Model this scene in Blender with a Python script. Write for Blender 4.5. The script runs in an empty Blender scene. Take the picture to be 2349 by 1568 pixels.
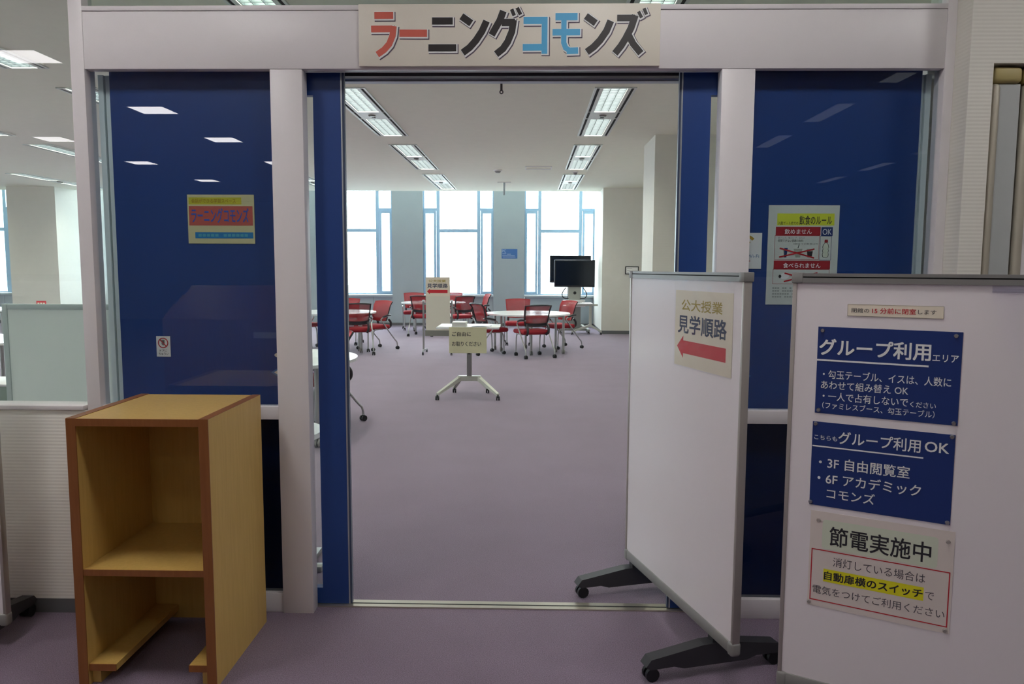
import bpy, bmesh, math, random
from mathutils import Vector, Matrix
random.seed(7)
SC = bpy.context.scene
COL = SC.collection
PI = math.pi

# ---------------------------------------------------------------- camera, world, exposure
cam_d = bpy.data.cameras.new('camera')
cam = bpy.data.objects.new('camera', cam_d); COL.objects.link(cam)
cam_d.sensor_fit = 'HORIZONTAL'; cam_d.sensor_width = 36.0
cam_d.lens = 36.0 * 1740.0 / 2349.0
cam_d.clip_start = 0.05; cam_d.clip_end = 900
yv = Vector((38.5, -170.0, 1740.0)).normalized()            # the room's depth axis in camera space
dv = Vector((-80.0, (1740.0 ** 2 - 38.5 * 80) / 170.0, 1740.0)).normalized()
zv = -dv
xv = yv.cross(zv)
if xv.x < 0: xv = -xv
R = Matrix(((xv.x, -xv.y, -xv.z), (yv.x, -yv.y, -yv.z), (zv.x, -zv.y, -zv.z)))
cam.matrix_world = Matrix.Translation((0, 0, 1.5)) @ R.to_4x4()
SC.camera = cam

SC.view_settings.view_transform = 'Standard'
SC.view_settings.look = 'None'
SC.view_settings.gamma = 1.0
SC.view_settings.use_curve_mapping = False
SC.view_settings.exposure = 0.0

world = bpy.data.worlds.new('sky'); SC.world = world; world.use_nodes = True
bg = world.node_tree.nodes['Background']
bg.inputs[0].default_value = (0.90, 0.97, 1.0, 1)
SKY = 13.0
bg.inputs[1].default_value = SKY
PANEL_E = 11.5      # recessed square lamps on the hall side
ENTRY_E = 36.0     # the row of square lamps over the entrance
TUBE_E = 44.0       # louvred lamps in the study room
SC.cycles.max_bounces = 10
SC.cycles.diffuse_bounces = 6
SC.cycles.transparent_max_bounces = 24
SC.cycles.use_denoising = True

# ---------------------------------------------------------------- materials
def lin(c):
    c = c / 255.0
    return c / 12.92 if c <= 0.04045 else ((c + 0.055) / 1.055) ** 2.4
def rgb(r, g, b): return (lin(r), lin(g), lin(b), 1)

MATS = {}
def mat(name, col, rough=0.5, metal=0.0, var=0.04, nscale=8.0, bump=0.0, bscale=200.0, rib=None, spec=0.5, coat=0.0):
    if name in MATS: return MATS[name]
    m = bpy.data.materials.new(name); m.use_nodes = True
    nt = m.node_tree; p = nt.nodes['Principled BSDF']
    p.inputs['Roughness'].default_value = rough
    p.inputs['Metallic'].default_value = metal
    p.inputs['Specular IOR Level'].default_value = spec
    if coat: p.inputs['Coat Weight'].default_value = coat
    tc = nt.nodes.new('ShaderNodeTexCoord')
    if var:
        n = nt.nodes.new('ShaderNodeTexNoise'); n.inputs['Scale'].default_value = nscale; n.inputs['Detail'].default_value = 4
        nt.links.new(tc.outputs['Object'], n.inputs['Vector'])
        mx = nt.nodes.new('ShaderNodeMix'); mx.data_type = 'RGBA'
        mx.inputs[6].default_value = tuple(c * (1 - var) for c in col[:3]) + (1,)
        mx.inputs[7].default_value = tuple(min(1, c * (1 + var)) for c in col[:3]) + (1,)
        nt.links.new(n.outputs['Fac'], mx.inputs[0])
        nt.links.new(mx.outputs[2], p.inputs['Base Color'])
    else:
        p.inputs['Base Color'].default_value = col
    h = None
    if bump:
        n2 = nt.nodes.new('ShaderNodeTexNoise'); n2.inputs['Scale'].default_value = bscale; n2.inputs['Detail'].default_value = 2
        nt.links.new(tc.outputs['Object'], n2.inputs['Vector'])
        b = nt.nodes.new('ShaderNodeBump'); b.inputs['Strength'].default_value = bump; b.inputs['Distance'].default_value = 0.002
        nt.links.new(n2.outputs['Fac'], b.inputs['Height']); nt.links.new(b.outputs[0], p.inputs['Normal']); h = b
    if rib:
        w = nt.nodes.new('ShaderNodeTexWave'); w.wave_type = 'BANDS'; w.bands_direction = 'Z'
        w.inputs['Scale'].default_value = rib
        w.inputs['Distortion'].default_value = 0.0
        nt.links.new(tc.outputs['Object'], w.inputs['Vector'])
        b = nt.nodes.new('ShaderNodeBump'); b.inputs['Strength'].default_value = 0.5; b.inputs['Distance'].default_value = 0.0009
        nt.links.new(w.outputs['Fac'], b.inputs['Height'])
        if h: nt.links.new(h.outputs[0], b.inputs['Normal'])
        nt.links.new(b.outputs[0], p.inputs['Normal'])
    MATS[name] = m
    return m

def emis(name, col, e):
    if name in MATS: return MATS[name]
    m = bpy.data.materials.new(name); m.use_nodes = True
    nt = m.node_tree; p = nt.nodes['Principled BSDF']
    p.inputs['Base Color'].default_value = (0.8, 0.8, 0.8, 1)
    p.inputs['Emission Color'].default_value = col; p.inputs['Emission Strength'].default_value = e
    MATS[name] = m
    return m

def glass(name, tint=(1, 1, 1, 1), refl=1.0, rough=0.0):
    if name in MATS: return MATS[name]
    m = bpy.data.materials.new(name); m.use_nodes = True
    nt = m.node_tree; nt.nodes.clear()
    o = nt.nodes.new('ShaderNodeOutputMaterial'); t = nt.nodes.new('ShaderNodeBsdfTransparent'); g = nt.nodes.new('ShaderNodeBsdfGlossy')
    f = nt.nodes.new('ShaderNodeFresnel'); f.inputs[0].default_value = 1.5
    mu = nt.nodes.new('ShaderNodeMath'); mu.operation = 'MULTIPLY'; mu.inputs[1].default_value = refl
    mx = nt.nodes.new('ShaderNodeMixShader')
    t.inputs[0].default_value = tint; g.inputs['Roughness'].default_value = rough
    ge = nt.nodes.new('ShaderNodeNewGeometry'); iv = nt.nodes.new('ShaderNodeMath'); iv.operation = 'SUBTRACT'; iv.inputs[0].default_value = 1.0
    nt.links.new(ge.outputs['Backfacing'], iv.inputs[1])
    m2 = nt.nodes.new('ShaderNodeMath'); m2.operation = 'MULTIPLY'; nt.links.new(iv.outputs[0], m2.inputs[1])
    nt.links.new(f.outputs[0], mu.inputs[0]); nt.links.new(mu.outputs[0], m2.inputs[0]); nt.links.new(m2.outputs[0], mx.inputs[0])
    nt.links.new(t.outputs[0], mx.inputs[1]); nt.links.new(g.outputs[0], mx.inputs[2]); nt.links.new(mx.outputs[0], o.inputs[0])
    MATS[name] = m
    return m

def carpet_mat():
    m = bpy.data.materials.new('carpet'); m.use_nodes = True
    nt = m.node_tree; p = nt.nodes['Principled BSDF']; L = nt.links
    tc = nt.nodes.new('ShaderNodeTexCoord')
    n = nt.nodes.new('ShaderNodeTexNoise'); n.inputs['Scale'].default_value = 260; n.inputs['Detail'].default_value = 3
    n2 = nt.nodes.new('ShaderNodeTexNoise'); n2.inputs['Scale'].default_value = 2.2; n2.inputs['Detail'].default_value = 5
    L.new(tc.outputs['Object'], n.inputs[0]); L.new(tc.outputs['Object'], n2.inputs[0])
    cr = nt.nodes.new('ShaderNodeValToRGB')
    cr.color_ramp.elements[0].position = 0.3; cr.color_ramp.elements[0].color = (0.112, 0.077, 0.116, 1)
    cr.color_ramp.elements[1].position = 0.72; cr.color_ramp.elements[1].color = (0.29, 0.212, 0.305, 1)
    L.new(n.outputs['Fac'], cr.inputs[0])
    mx = nt.nodes.new('ShaderNodeMix'); mx.data_type = 'RGBA'; mx.blend_type = 'MULTIPLY'; mx.inputs[0].default_value = 0.35
    cr2 = nt.nodes.new('ShaderNodeValToRGB')
    cr2.color_ramp.elements[0].position = 0.35; cr2.color_ramp.elements[0].color = (0.75, 0.72, 0.72, 1)
    cr2.color_ramp.elements[1].position = 0.65; cr2.color_ramp.elements[1].color = (1, 1, 1, 1)
    L.new(n2.outputs['Fac'], cr2.inputs[0]); L.new(cr.outputs[0], mx.inputs[6]); L.new(cr2.outputs[0], mx.inputs[7])
    L.new(mx.outputs[2], p.inputs['Base Color'])
    p.inputs['Roughness'].default_value = 0.95; p.inputs['Sheen Weight'].default_value = 0.25; p.inputs['Sheen Roughness'].default_value = 0.5
    b = nt.nodes.new('ShaderNodeBump'); b.inputs['Strength'].default_value = 0.7; b.inputs['Distance'].default_value = 0.004
    L.new(n.outputs['Fac'], b.inputs['Height']); L.new(b.outputs[0], p.inputs['Normal'])
    return m

def mesh_fabric():
    m = bpy.data.materials.new('chair_mesh'); m.use_nodes = True
    nt = m.node_tree; L = nt.links; p = nt.nodes['Principled BSDF']; o = nt.nodes['Material Output']
    tc = nt.nodes.new('ShaderNodeTexCoord')
    n = nt.nodes.new('ShaderNodeTexNoise'); n.inputs['Scale'].default_value = 600
    L.new(tc.outputs['Object'], n.inputs[0])
    cr = nt.nodes.new('ShaderNodeValToRGB'); cr.color_ramp.elements[0].color = rgb(150, 34, 42); cr.color_ramp.elements[1].color = rgb(190, 50, 56)
    L.new(n.outputs['Fac'], cr.inputs[0]); L.new(cr.outputs[0], p.inputs['Base Color'])
    p.inputs['Roughness'].default_value = 0.8
    t = nt.nodes.new('ShaderNodeBsdfTransparent'); mx = nt.nodes.new('ShaderNodeMixShader'); mx.inputs[0].default_value = 0.80
    L.new(t.outputs[0], mx.inputs[1]); L.new(p.outputs[0], mx.inputs[2]); L.new(mx.outputs[0], o.inputs[0])
    return m

def wood_mat(name, a, b, rough=0.35):
    m = bpy.data.materials.new(name); m.use_nodes = True
    nt = m.node_tree; L = nt.links; p = nt.nodes['Principled BSDF']
    tc = nt.nodes.new('ShaderNodeTexCoord'); mp = nt.nodes.new('ShaderNodeMapping'); mp.inputs['Scale'].default_value = (22, 22, 1.6)
    n = nt.nodes.new('ShaderNodeTexNoise'); n.inputs['Scale'].default_value = 3; n.inputs['Detail'].default_value = 6; n.inputs['Distortion'].default_value = 0.6
    cr = nt.nodes.new('ShaderNodeValToRGB'); cr.color_ramp.elements[0].position = 0.35; cr.color_ramp.elements[1].position = 0.68
    cr.color_ramp.elements[0].color = a; cr.color_ramp.elements[1].color = b
    L.new(tc.outputs['Object'], mp.inputs[0]); L.new(mp.outputs[0], n.inputs[0]); L.new(n.outputs['Fac'], cr.inputs[0]); L.new(cr.outputs[0], p.inputs['Base Color'])
    p.inputs['Roughness'].default_value = rough
    return m

WHITE_METAL = mat('white_enamel', rgb(225, 221, 222), 0.42, var=0.02)
WALL = mat('wall_panel', rgb(224, 222, 212), 0.75, var=0.03, rib=21.7)
WALL_LOW = mat('low_wall_panel', rgb(246, 244, 236), 0.7, var=0.02, rib=21.7)
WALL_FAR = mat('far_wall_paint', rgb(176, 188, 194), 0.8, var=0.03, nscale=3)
WALL_PLAIN = mat('wall_plain', rgb(224, 222, 212), 0.8, var=0.03, nscale=3)
CEIL = mat('ceiling_board', rgb(240, 240, 222), 0.9, var=0.03, bump=0.35, bscale=120)
CARPET = carpet_mat()
DARKBASE = mat('baseboard_grey', rgb(104, 106, 108), 0.6)
BLUE = mat('blue_laminate', rgb(31, 66, 132), 0.38, var=0.05, nscale=30)
ALU = mat('aluminium', rgb(190, 196, 200), 0.32, 0.7, var=0.03)
ALU_PALE = mat('pale_aluminium', rgb(196, 208, 212), 0.4, 0.25, var=0.02)
GREY_PL = mat('grey_plastic', rgb(142, 141, 138), 0.45, var=0.03)
GREY_AL = mat('grey_aluminium', rgb(150, 150, 148), 0.35, 0.5, var=0.03)
DARK_MET = mat('dark_grey_metal', rgb(62, 62, 66), 0.45, 0.3)
BLACK = mat('black_plastic', rgb(22, 23, 26), 0.45)
DARKSLOT = mat('slot_black', rgb(16, 16, 17), 0.8)
WB_SURF = mat('whiteboard_enamel', rgb(238, 232, 234), 0.18, var=0.025, nscale=2.5)
OAK = wood_mat('oak_laminate', rgb(198, 163, 88), rgb(206, 172, 98))
OAKEDGE = wood_mat('brown_edge', rgb(132, 80, 38), rgb(142, 88, 44), 0.4)
GREY_PAPER = mat('paper', rgb(226, 220, 196), 0.6, var=0.02)
PAPER_W = mat('white_paper', rgb(238, 238, 234), 0.55, var=0.02)
REDF = mat('red_fabric', rgb(156, 34, 46), 0.85, var=0.08, nscale=60, bump=0.3, bscale=500)
REDMESH = mesh_fabric()
CHAIR_FR = mat('chair_black', rgb(48, 46, 50), 0.45)
CHAIR_LEG = mat('chair_leg_silver', rgb(170, 170, 168), 0.35, 0.6)
TABLE_TOP = mat('table_white', rgb(236, 238, 238), 0.22, var=0.01)
CLEAR = glass('clear_glass', (0.97, 0.99, 0.98, 1), 1.6)
CLEAR_T = glass('transom_glass', (0.86, 0.92, 0.88, 1), 0.8)
PANE = glass('fixed_glass', (0.92, 0.95, 0.96, 1), 2.0)
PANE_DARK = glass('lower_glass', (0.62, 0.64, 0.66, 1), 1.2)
WINGLASS = glass('window_glass', (0.93, 0.97, 0.98, 1), 0.5)
FILM = glass('clear_film', (0.99, 0.99, 0.99, 1), 0.55, 0.06)
WFRAME = mat('window_frame_grey', rgb(176, 212, 240), 0.45, 0.0)  # bluish bloom of the bright windows put into the frame colour
CONCRETE = mat('outside_concrete', rgb(170, 178, 186), 0.9)

# ---------------------------------------------------------------- mesh helpers
class MB:
    def __init__(s): s.bm = bmesh.new()
    def box(s, x0, y0, z0, x1, y1, z1, bev=0.0, seg=2):
        b = bmesh.new() if bev else s.bm
        r = bmesh.ops.create_cube(b, size=1.0)
        for v in r['verts']:
            v.co = Vector((x0 + (v.co.x + .5) * (x1 - x0), y0 + (v.co.y + .5) * (y1 - y0), z0 + (v.co.z + .5) * (z1 - z0)))
        if bev:
            bmesh.ops.bevel(b, geom=list(b.edges), offset=bev, segments=seg, affect='EDGES', profile=0.5)
            s.merge(b)
        return s
    def merge(s, b, M=None):
        vm = {}
        for v in b.verts: vm[v] = s.bm.verts.new(M @ v.co if M else v.co)
        for f in b.faces:
            try: s.bm.faces.new([vm[v] for v in f.verts])
            except ValueError: pass
        b.free()
    def cyl(s, p0, p1, r, r1=None, n=12, caps=True):
        p0 = Vector(p0); p1 = Vector(p1); d = p1 - p0; L = d.length
        q = d.to_track_quat('Z', 'Y').to_matrix().to_4x4()
        M = Matrix.Translation((p0 + p1) / 2) @ q
        bmesh.ops.create_cone(s.bm, cap_ends=caps, segments=n, radius1=r, radius2=r if r1 is None else r1, depth=L, matrix=M)
        return s
    def tube(s, pts, r, n=8):
        pts = [Vector(p) for p in pts]; rings = []
        up = Vector((0, 0, 1))
        for i, p in enumerate(pts):
            a = pts[max(i - 1, 0)]; b = pts[min(i + 1, len(pts) - 1)]
            t = (b - a).normalized()
            u = t.cross(up)
            if u.length < 1e-3: u = t.cross(Vector((1, 0, 0)))
            u.normalize(); w = t.cross(u).normalized()
            rings.append([s.bm.verts.new(p + (u * math.cos(2 * PI * k / n) + w * math.sin(2 * PI * k / n)) * r) for k in range(n)])
        for a, b in zip(rings, rings[1:]):
            # align to avoid twist
            best = min(range(n), key=lambda k: (a[0].co - b[k].co).length)
            b2 = b[best:] + b[:best]
            if (a[1].co - b2[1].co).length > (a[1].co - b2[-1].co).length: b2 = [b2[0]] + b2[1:][::-1]
            b[:] = b2
            for k in range(n):
                s.bm.faces.new((a[k], a[(k + 1) % n], b[(k + 1) % n], b[k]))
        for rr in (rings[0], rings[-1]):
            try: s.bm.faces.new(rr)
            except ValueError: pass
        return s
    def prism(s, poly, z0, z1, axis='z'):
        def P(a, b, c):
            return {'z': (a, b, c), 'y': (a, c, b), 'x': (c, a, b)}[axis]
        lo = [s.bm.verts.new(P(a, b, z0)) for a, b in poly]; hi = [s.bm.verts.new(P(a, b, z1)) for a, b in poly]
        s.bm.faces.new(lo); s.bm.faces.new(hi)
        n = len(poly)
        for i in range(n): s.bm.faces.new((lo[i], lo[(i + 1) % n], hi[(i + 1) % n], hi[i]))
        return s
    def flat(s, poly, y):
        vs = [s.bm.verts.new((a, y, b)) for a, b in poly]
        s.bm.faces.new(vs); return s
    def quadgrid(s, fn, nu, nv):
        g = [[s.bm.verts.new(fn(i / nu, j / nv)) for j in range(nv + 1)] for i in range(nu + 1)]
        for i in range(nu):
            for j in range(nv): s.bm.faces.new((g[i][j], g[i + 1][j], g[i + 1][j + 1], g[i][j + 1]))
        return s
    def mesh(s, name, m, smooth=False):
        bmesh.ops.recalc_face_normals(s.bm, faces=list(s.bm.faces))
        me = bpy.data.meshes.new(name); s.bm.to_mesh(me); s.bm.free()
        me.materials.append(m)
        if smooth:
            me.polygons.foreach_set('use_smooth', [True] * len(me.polygons))
            try: me.set_sharp_from_angle(angle=math.radians(35))
            except Exception: pass
        return me
    def build(s, name, m, parent=None, smooth=False, **tags):
        o = bpy.data.objects.new(name, s.mesh(name, m, smooth)); COL.objects.link(o)
        if parent: o.parent = parent
        for k, v in tags.items(): o[k] = v
        return o

def root(name, label, cat, loc=(0, 0, 0), rz=0.0, group=None):
    o = bpy.data.objects.new(name, None); COL.objects.link(o)
    o.empty_display_size = 0.1
    o.location = loc; o.rotation_euler = (0, 0, rz)
    o['label'] = label; o['category'] = cat
    if group: o['group'] = group
    return o
def sroot(name, loc=(0, 0, 0), rz=0.0):
    o = bpy.data.objects.new(name, None); COL.objects.link(o); o.location = loc; o.rotation_euler = (0, 0, rz)
    o['kind'] = 'structure'; return o
def tag(o, label, cat, group=None):
    o['label'] = label; o['category'] = cat
    if group: o['group'] = group
    return o
def copy_tree(o, parent=None):
    c = o.copy(); COL.objects.link(c)
    if parent: c.parent = parent
    for ch in KIDS.get(o.name, []): copy_tree(ch, c)
    return c
KIDS = {}
def index_kids(o):
    ks = [k for k in COL.objects if k.parent == o]
    KIDS[o.name] = ks
    for k in ks: index_kids(k)

def box_obj(name, m, b, parent=None, bev=0.0, **tags):
    return MB().box(*b, bev=bev).build(name, m, parent, smooth=bool(bev), **tags)
def struct(name, m, b, parent=None, bev=0.0):
    return box_obj(name, m, b, parent, bev, kind='structure')

# --- print: flat shapes and lettering on a sheet whose local frame is x right, z up, front towards -y
def text_mesh(s, u0, v0, u1, v1, y, m, bold=0.0, name='lettering'):
    cu = bpy.data.curves.new('t', 'FONT'); cu.body = s; cu.size = 1.0; cu.resolution_u = 3
    ob = bpy.data.objects.new('t', cu); COL.objects.link(ob)
    dg = bpy.context.evaluated_depsgraph_get(); dg.update()
    me = bpy.data.meshes.new_from_object(ob.evaluated_get(dg))
    bpy.data.objects.remove(ob); bpy.data.curves.remove(cu)
    if not me.vertices: return me
    xs = [v.co.x for v in me.vertices]; ys = [v.co.y for v in me.vertices]
    ax, bx, ay, by = min(xs), max(xs), min(ys), max(ys)
    d = bold * 0.9                      # stroke weight: shifted copies of the same outline
    shifts = [(0, 0)] if not bold else [(-d, -d), (d, -d), (-d, d), (d, d), (0, 0)]
    kx = (u1 - u0) / max(bx - ax + 2 * d, 1e-6); kz = (v1 - v0) / max(by - ay + 2 * d, 1e-6)
    vs = []; fs = []
    pv = [tuple(v.co) for v in me.vertices]; pf = [tuple(p.vertices) for p in me.polygons]
    for k, (sx, sz) in enumerate(shifts):
        o = len(vs)
        vs += [(u0 + (a - ax + d + sx) * kx, y - 0.00004 * k, v0 + (b - ay + d + sz) * kz) for a, b, c in pv]
        fs += [tuple(q + o for q in p) for p in pf]
    bpy.data.meshes.remove(me)
    me = bpy.data.meshes.new(name); me.from_pydata(vs, [], fs); me.materials.append(m)
    return me
def text(parent, s, box, m, bold=0.0, layer=1, name='lettering'):
    me = text_mesh(s, *box, y=-0.0010 - 0.0006 * layer, m=m, bold=bold, name=name)
    o = bpy.data.objects.new(name, me); COL.objects.link(o); o.parent = parent; return o
def rect(parent, box, m, layer=1, name='printed_band'):
    u0, v0, u1, v1 = box; y = -0.0010 - 0.0006 * layer
    return MB().flat([(u0, v0), (u1, v0), (u1, v1), (u0, v1)], y).build(name, m, parent)
def outline(parent, box, t, m, layer=1, name='printed_border'):
    u0, v0, u1, v1 = box; y = -0.0010 - 0.0006 * layer; b = MB()
    for q in ((u0, v0, u1, v0 + t), (u0, v1 - t, u1, v1), (u0, v0 + t, u0 + t, v1 - t), (u1 - t, v0 + t, u1, v1 - t)):
        b.flat([(q[0], q[1]), (q[2], q[1]), (q[2], q[3]), (q[0], q[3])], y)
    return b.build(name, m, parent)
def stroke_poly(pts, w, cap=0.0):
    """ribbon outline round a poly-line, mitred"""
    pts = [Vector(p) for p in pts]
    if cap:
        pts[0] = pts[0] + (pts[0] - pts[1]).normalized() * cap
        pts[-1] = pts[-1] + (pts[-1] - pts[-2]).normalized() * cap
    Ls, Rs = [], []
    for i, p in enumerate(pts):
        d0 = (p - pts[i - 1]).normalized() if i else None
        d1 = (pts[i + 1] - p).normalized() if i < len(pts) - 1 else None
        d = (d0 + d1).normalized() if d0 and d1 else (d0 or d1)
        n = Vector((-d.y, d.x)); k = 1.0
        if d0 and d1:
            k = 1.0 / max(0.55, n.dot(Vector((-d1.y, d1.x))))
        Ls.append(p + n * w / 2 * k); Rs.append(p - n * w / 2 * k)
    return Ls, Rs
def strokes(parent, ss, w_add, y, m, dx=0, dz=0, name='lettering', conv=None, capadd=0.0):
    b = MB()
    for si, (pts, w) in enumerate(ss):
        yy = y - 0.00006 * si
        q = [conv(*p) for p in pts]
        Ls, Rs = stroke_poly(q, conv.s * w + w_add, capadd)
        for i in range(len(Ls) - 1):
            vs = [b.bm.verts.new((a.x + dx, yy, a.y + dz)) for a in (Ls[i], Ls[i + 1], Rs[i + 1], Rs[i])]
            b.bm.faces.new(vs)
    return b.build(name, m, parent)

def ink(name, r, g, b): return mat('ink_' + name, rgb(r, g, b), 0.6, var=0.0)
I_NAVY = ink('navy', 16, 46, 112); I_WHITE = ink('white', 238, 240, 238); I_BLACK = ink('black', 40, 40, 46)
I_RED = ink('red', 196, 34, 46); I_YEL = ink('yellow', 232, 226, 30); I_GOLD = ink('gold', 160, 138, 40)
I_DNAVY = ink('darknavy', 36, 46, 78); I_GREY = ink('grey', 130, 132, 130); I_CREAM = ink('cream', 236, 226, 206)
I_LIME = ink('lime', 222, 232, 60); I_DRED = ink('darkred', 172, 28, 42); I_SALMON = ink('salmon', 196, 92, 78)
I_BROWN = ink('brown', 176, 140, 30); I_BLUE = ink('blue', 52, 92, 190); I_CYAN = ink('cyan', 20, 128, 190); I_TEAL = ink('teal', 84, 170, 190)
I_PGREEN = ink('pale_green', 214, 222, 200); I_GOLDY = ink('ochre', 196, 160, 50); I_PALEBLUE = ink('paleblue', 80, 130, 170)
I_STEEL = ink('steel', 70, 120, 180)
SHADOWGREY = ink('shadow_grey', 92, 82, 96)

# ================================================================ STRUCTURE
CZ = 3.30
floor = struct('floor', CARPET, (-17, -15, -0.1, 9, 19.75, 0))
# ceiling: stops short of the window wall, a deeper slot above the windows
FIX_X = (-12.79, -10.06, -7.33, -4.60, -1.87, 0.86); FIX_Y = (4.25, 7.80, 11.35, 14.89)
cb_ = MB(); y_prev = -15
for fy in FIX_Y:                                             # openings for the recessed luminaires
    cb_.box(-17, y_prev, CZ, 9, fy + 0.015, CZ + 0.12)
    x_prev = -17
    for fx_c in FIX_X:
        cb_.box(x_prev, fy + 0.015, CZ, fx_c - 0.125, fy + 2.775, CZ + 0.12); x_prev = fx_c + 0.125
    cb_.box(x_prev, fy + 0.015, CZ, 9, fy + 2.775, CZ + 0.12); y_prev = fy + 2.775
cb_.box(-17, y_prev, CZ, 9, 18.17, CZ + 0.12)
cb_.build('ceiling', CEIL, kind='structure')
struct('ceiling', CEIL, (-17, 18.17, 4.0, 9, 20.0, 4.1))
struct('trim_1', WALL_PLAIN, (-17, 18.17, CZ + 0.12, 9, 18.25, 4.0))

# window wall (far)
WY = 19.7
units = [(-0.11, 1.70), (-2.72, -0.91), (-5.33, -3.52), (-7.94, -6.13), (-10.55, -8.74), (-15.05, -13.24)]
SILL = 0.80
xs = sorted(units)
edges = [-17.0]
for a, b in xs: edges += [a, b]
edges.append(9.0)
wf = sroot('wall_far')
for i in range(0, len(edges), 2):
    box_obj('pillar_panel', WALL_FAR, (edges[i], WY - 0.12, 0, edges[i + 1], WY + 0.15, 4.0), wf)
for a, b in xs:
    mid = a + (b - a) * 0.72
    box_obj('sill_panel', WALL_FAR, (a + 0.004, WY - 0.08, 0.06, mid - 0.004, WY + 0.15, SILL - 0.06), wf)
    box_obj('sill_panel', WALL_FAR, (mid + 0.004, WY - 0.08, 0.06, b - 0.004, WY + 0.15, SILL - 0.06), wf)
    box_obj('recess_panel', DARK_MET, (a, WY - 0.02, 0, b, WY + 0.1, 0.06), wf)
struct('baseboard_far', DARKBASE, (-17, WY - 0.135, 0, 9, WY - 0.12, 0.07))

def window(n, a, b):
    w = sroot('window_%d' % n)
    zb, zt = SILL, 3.92
    nar, mul = 0.34, 0.085
    f = MB()
    y0, y1 = WY - 0.06, WY + 0.02
    # outer frame, mullions
    x1 = a + nar; x2 = x1 + mul; x3 = b - nar - mul; x4 = b - nar
    for q in ((a, a + 0.03), (x1, x2), (x3, x4), (b - 0.03, b)): f.box(q[0], y0, zb, q[1], y1, zt)
    y0 += 0.003
    f.box(a + .001, y0, zb - 0.0, b - .001, y1 - .002, zb + 0.03)
    f.box(a, y0, zt - 0.03, b, y1, zt)
    f.box(x2, y0, 2.40, x3, y1, 2.48)
    f.box(a + .002, y0 + .002, 2.95, x1 + .002, y1 - .003, 3.01); f.box(x4 - .002, y0 + .002, 2.95, b - .002, y1 - .003, 3.01)
    f.build('window_frame', WFRAME, w)
    for (p, q) in ((a, x1), (x4, b)):   # opening sashes
        s = MB(); t = 0.055
        s.box(p + 0.01, y0 - 0.02, zb + 0.03, p + 0.01 + t, y1 - 0.001, 2.95); s.box(q - 0.01 - t, y0 - 0.02, zb + 0.03, q - 0.01, y1 - 0.001, 2.95)
        s.box(p + 0.012, y0 - 0.018, zb + 0.032, q - 0.012, y1 - 0.002, zb + 0.085); s.box(p + 0.012, y0 - 0.018, 2.88, q - 0.012, y1 - 0.002, 2.948)
        s.build('sash', WFRAME, w)
        box_obj('pane', WINGLASS, (p + 0.06, WY - 0.02, zb + 0.06, q - 0.05, WY - 0.014, 2.90), w)
        box_obj('pane', WINGLASS, (p + 0.02, WY - 0.02, 3.0, q, WY - 0.014, zt), w)
    box_obj('pane', WINGLASS, (x2, WY - 0.02, zb + 0.02, x3, WY - 0.014, 2.42), w)
    box_obj('pane', WINGLASS, (x2, WY - 0.02, 2.46, x3, WY - 0.014, zt), w)
    box_obj('window_sill', ALU_PALE, (a, WY - 0.16, SILL - 0.055, b, WY + 0.02, SILL - 0.005), w, bev=0.006)
for i, (a, b) in enumerate(sorted(units, reverse=True)): window(i + 1, a, b)
# daylight sampling portals just outside the panes
for i, (a, b) in enumerate(units):
    l = bpy.data.lights.new('window_portal', 'AREA'); l.shape = 'RECTANGLE'; l.size = b - a; l.size_y = 3.1
    l.cycles.is_portal = True
    o = bpy.data.objects.new('window_portal', l); COL.objects.link(o)
    o.location = ((a + b) / 2, WY + 0.2, 2.35); o.rotation_euler = (-PI / 2, 0, 0)

# columns
def column(name, x0, y0, x1, y1):
    c = sroot(name)
    box_obj('column_shaft', WALL, (x0, y0, 0.0, x1, y1, CZ if y1 < 18.2 else 3.99), c)
    box_obj('column_base', DARKBASE, (x0 - 0.006, y0 - 0.006, 0, x1 + 0.006, y1, 0.075), c)
column('column', 1.67, 17.39, 2.75, WY - 0.13)
column('column', 1.70, 10.52, 2.75, 11.52)
column('column', -12.0, 17.39, -10.87, WY - 0.13)
struct('wall_right', WALL, (2.75, 3.3, 0, 2.95, WY, 3.99))
# left wall with an unseen window band, added to bring in more daylight
wl = sroot('wall_left')
LX = -15.3
box_obj('wall_part', WALL_PLAIN, (LX - 0.2, -15, 0, LX, 4.0, 4.0), wl)
box_obj('wall_part', WALL_PLAIN, (LX - 0.2, 9.6, 0, LX, WY, 4.0), wl)
box_obj('wall_part', WALL_PLAIN, (LX - 0.2, 4.0, 0, LX, 9.6, 0.80), wl)
box_obj('wall_part', WALL_PLAIN, (LX - 0.2, 4.0, 3.15, LX, 9.6, 4.0), wl)
for k in range(2):
    y0 = 4.0 + 2.8 * k; y1 = y0 + 2.8
    w = sroot('window_%d' % (7 + k))
    f = MB(); f.box(LX - 0.16, y0, 0.80, LX - 0.06, y0 + 0.15, 3.15); f.box(LX - 0.16, y1 - 0.15, 0.80, LX - 0.06, y1, 3.15)
    f.box(LX - 0.14, y0 + 1.37, 0.80, LX - 0.08, y0 + 1.43, 3.15); f.box(LX - 0.14, y0, 0.80, LX - 0.08, y1, 0.85); f.box(LX - 0.14, y0, 3.10, LX - 0.08, y1, 3.15)
    f.build('window_frame', WFRAME, w)
    box_obj('pane', WINGLASS, (LX - 0.113, y0 + 0.15, 0.84, LX - 0.107, y1 - 0.15, 3.11), w)
l = bpy.data.lights.new('window_portal', 'AREA'); l.shape = 'RECTANGLE'; l.size = 5.6; l.size_y = 2.35
l.cycles.is_portal = True
o = bpy.data.objects.new('window_portal', l); COL.objects.link(o)
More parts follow.
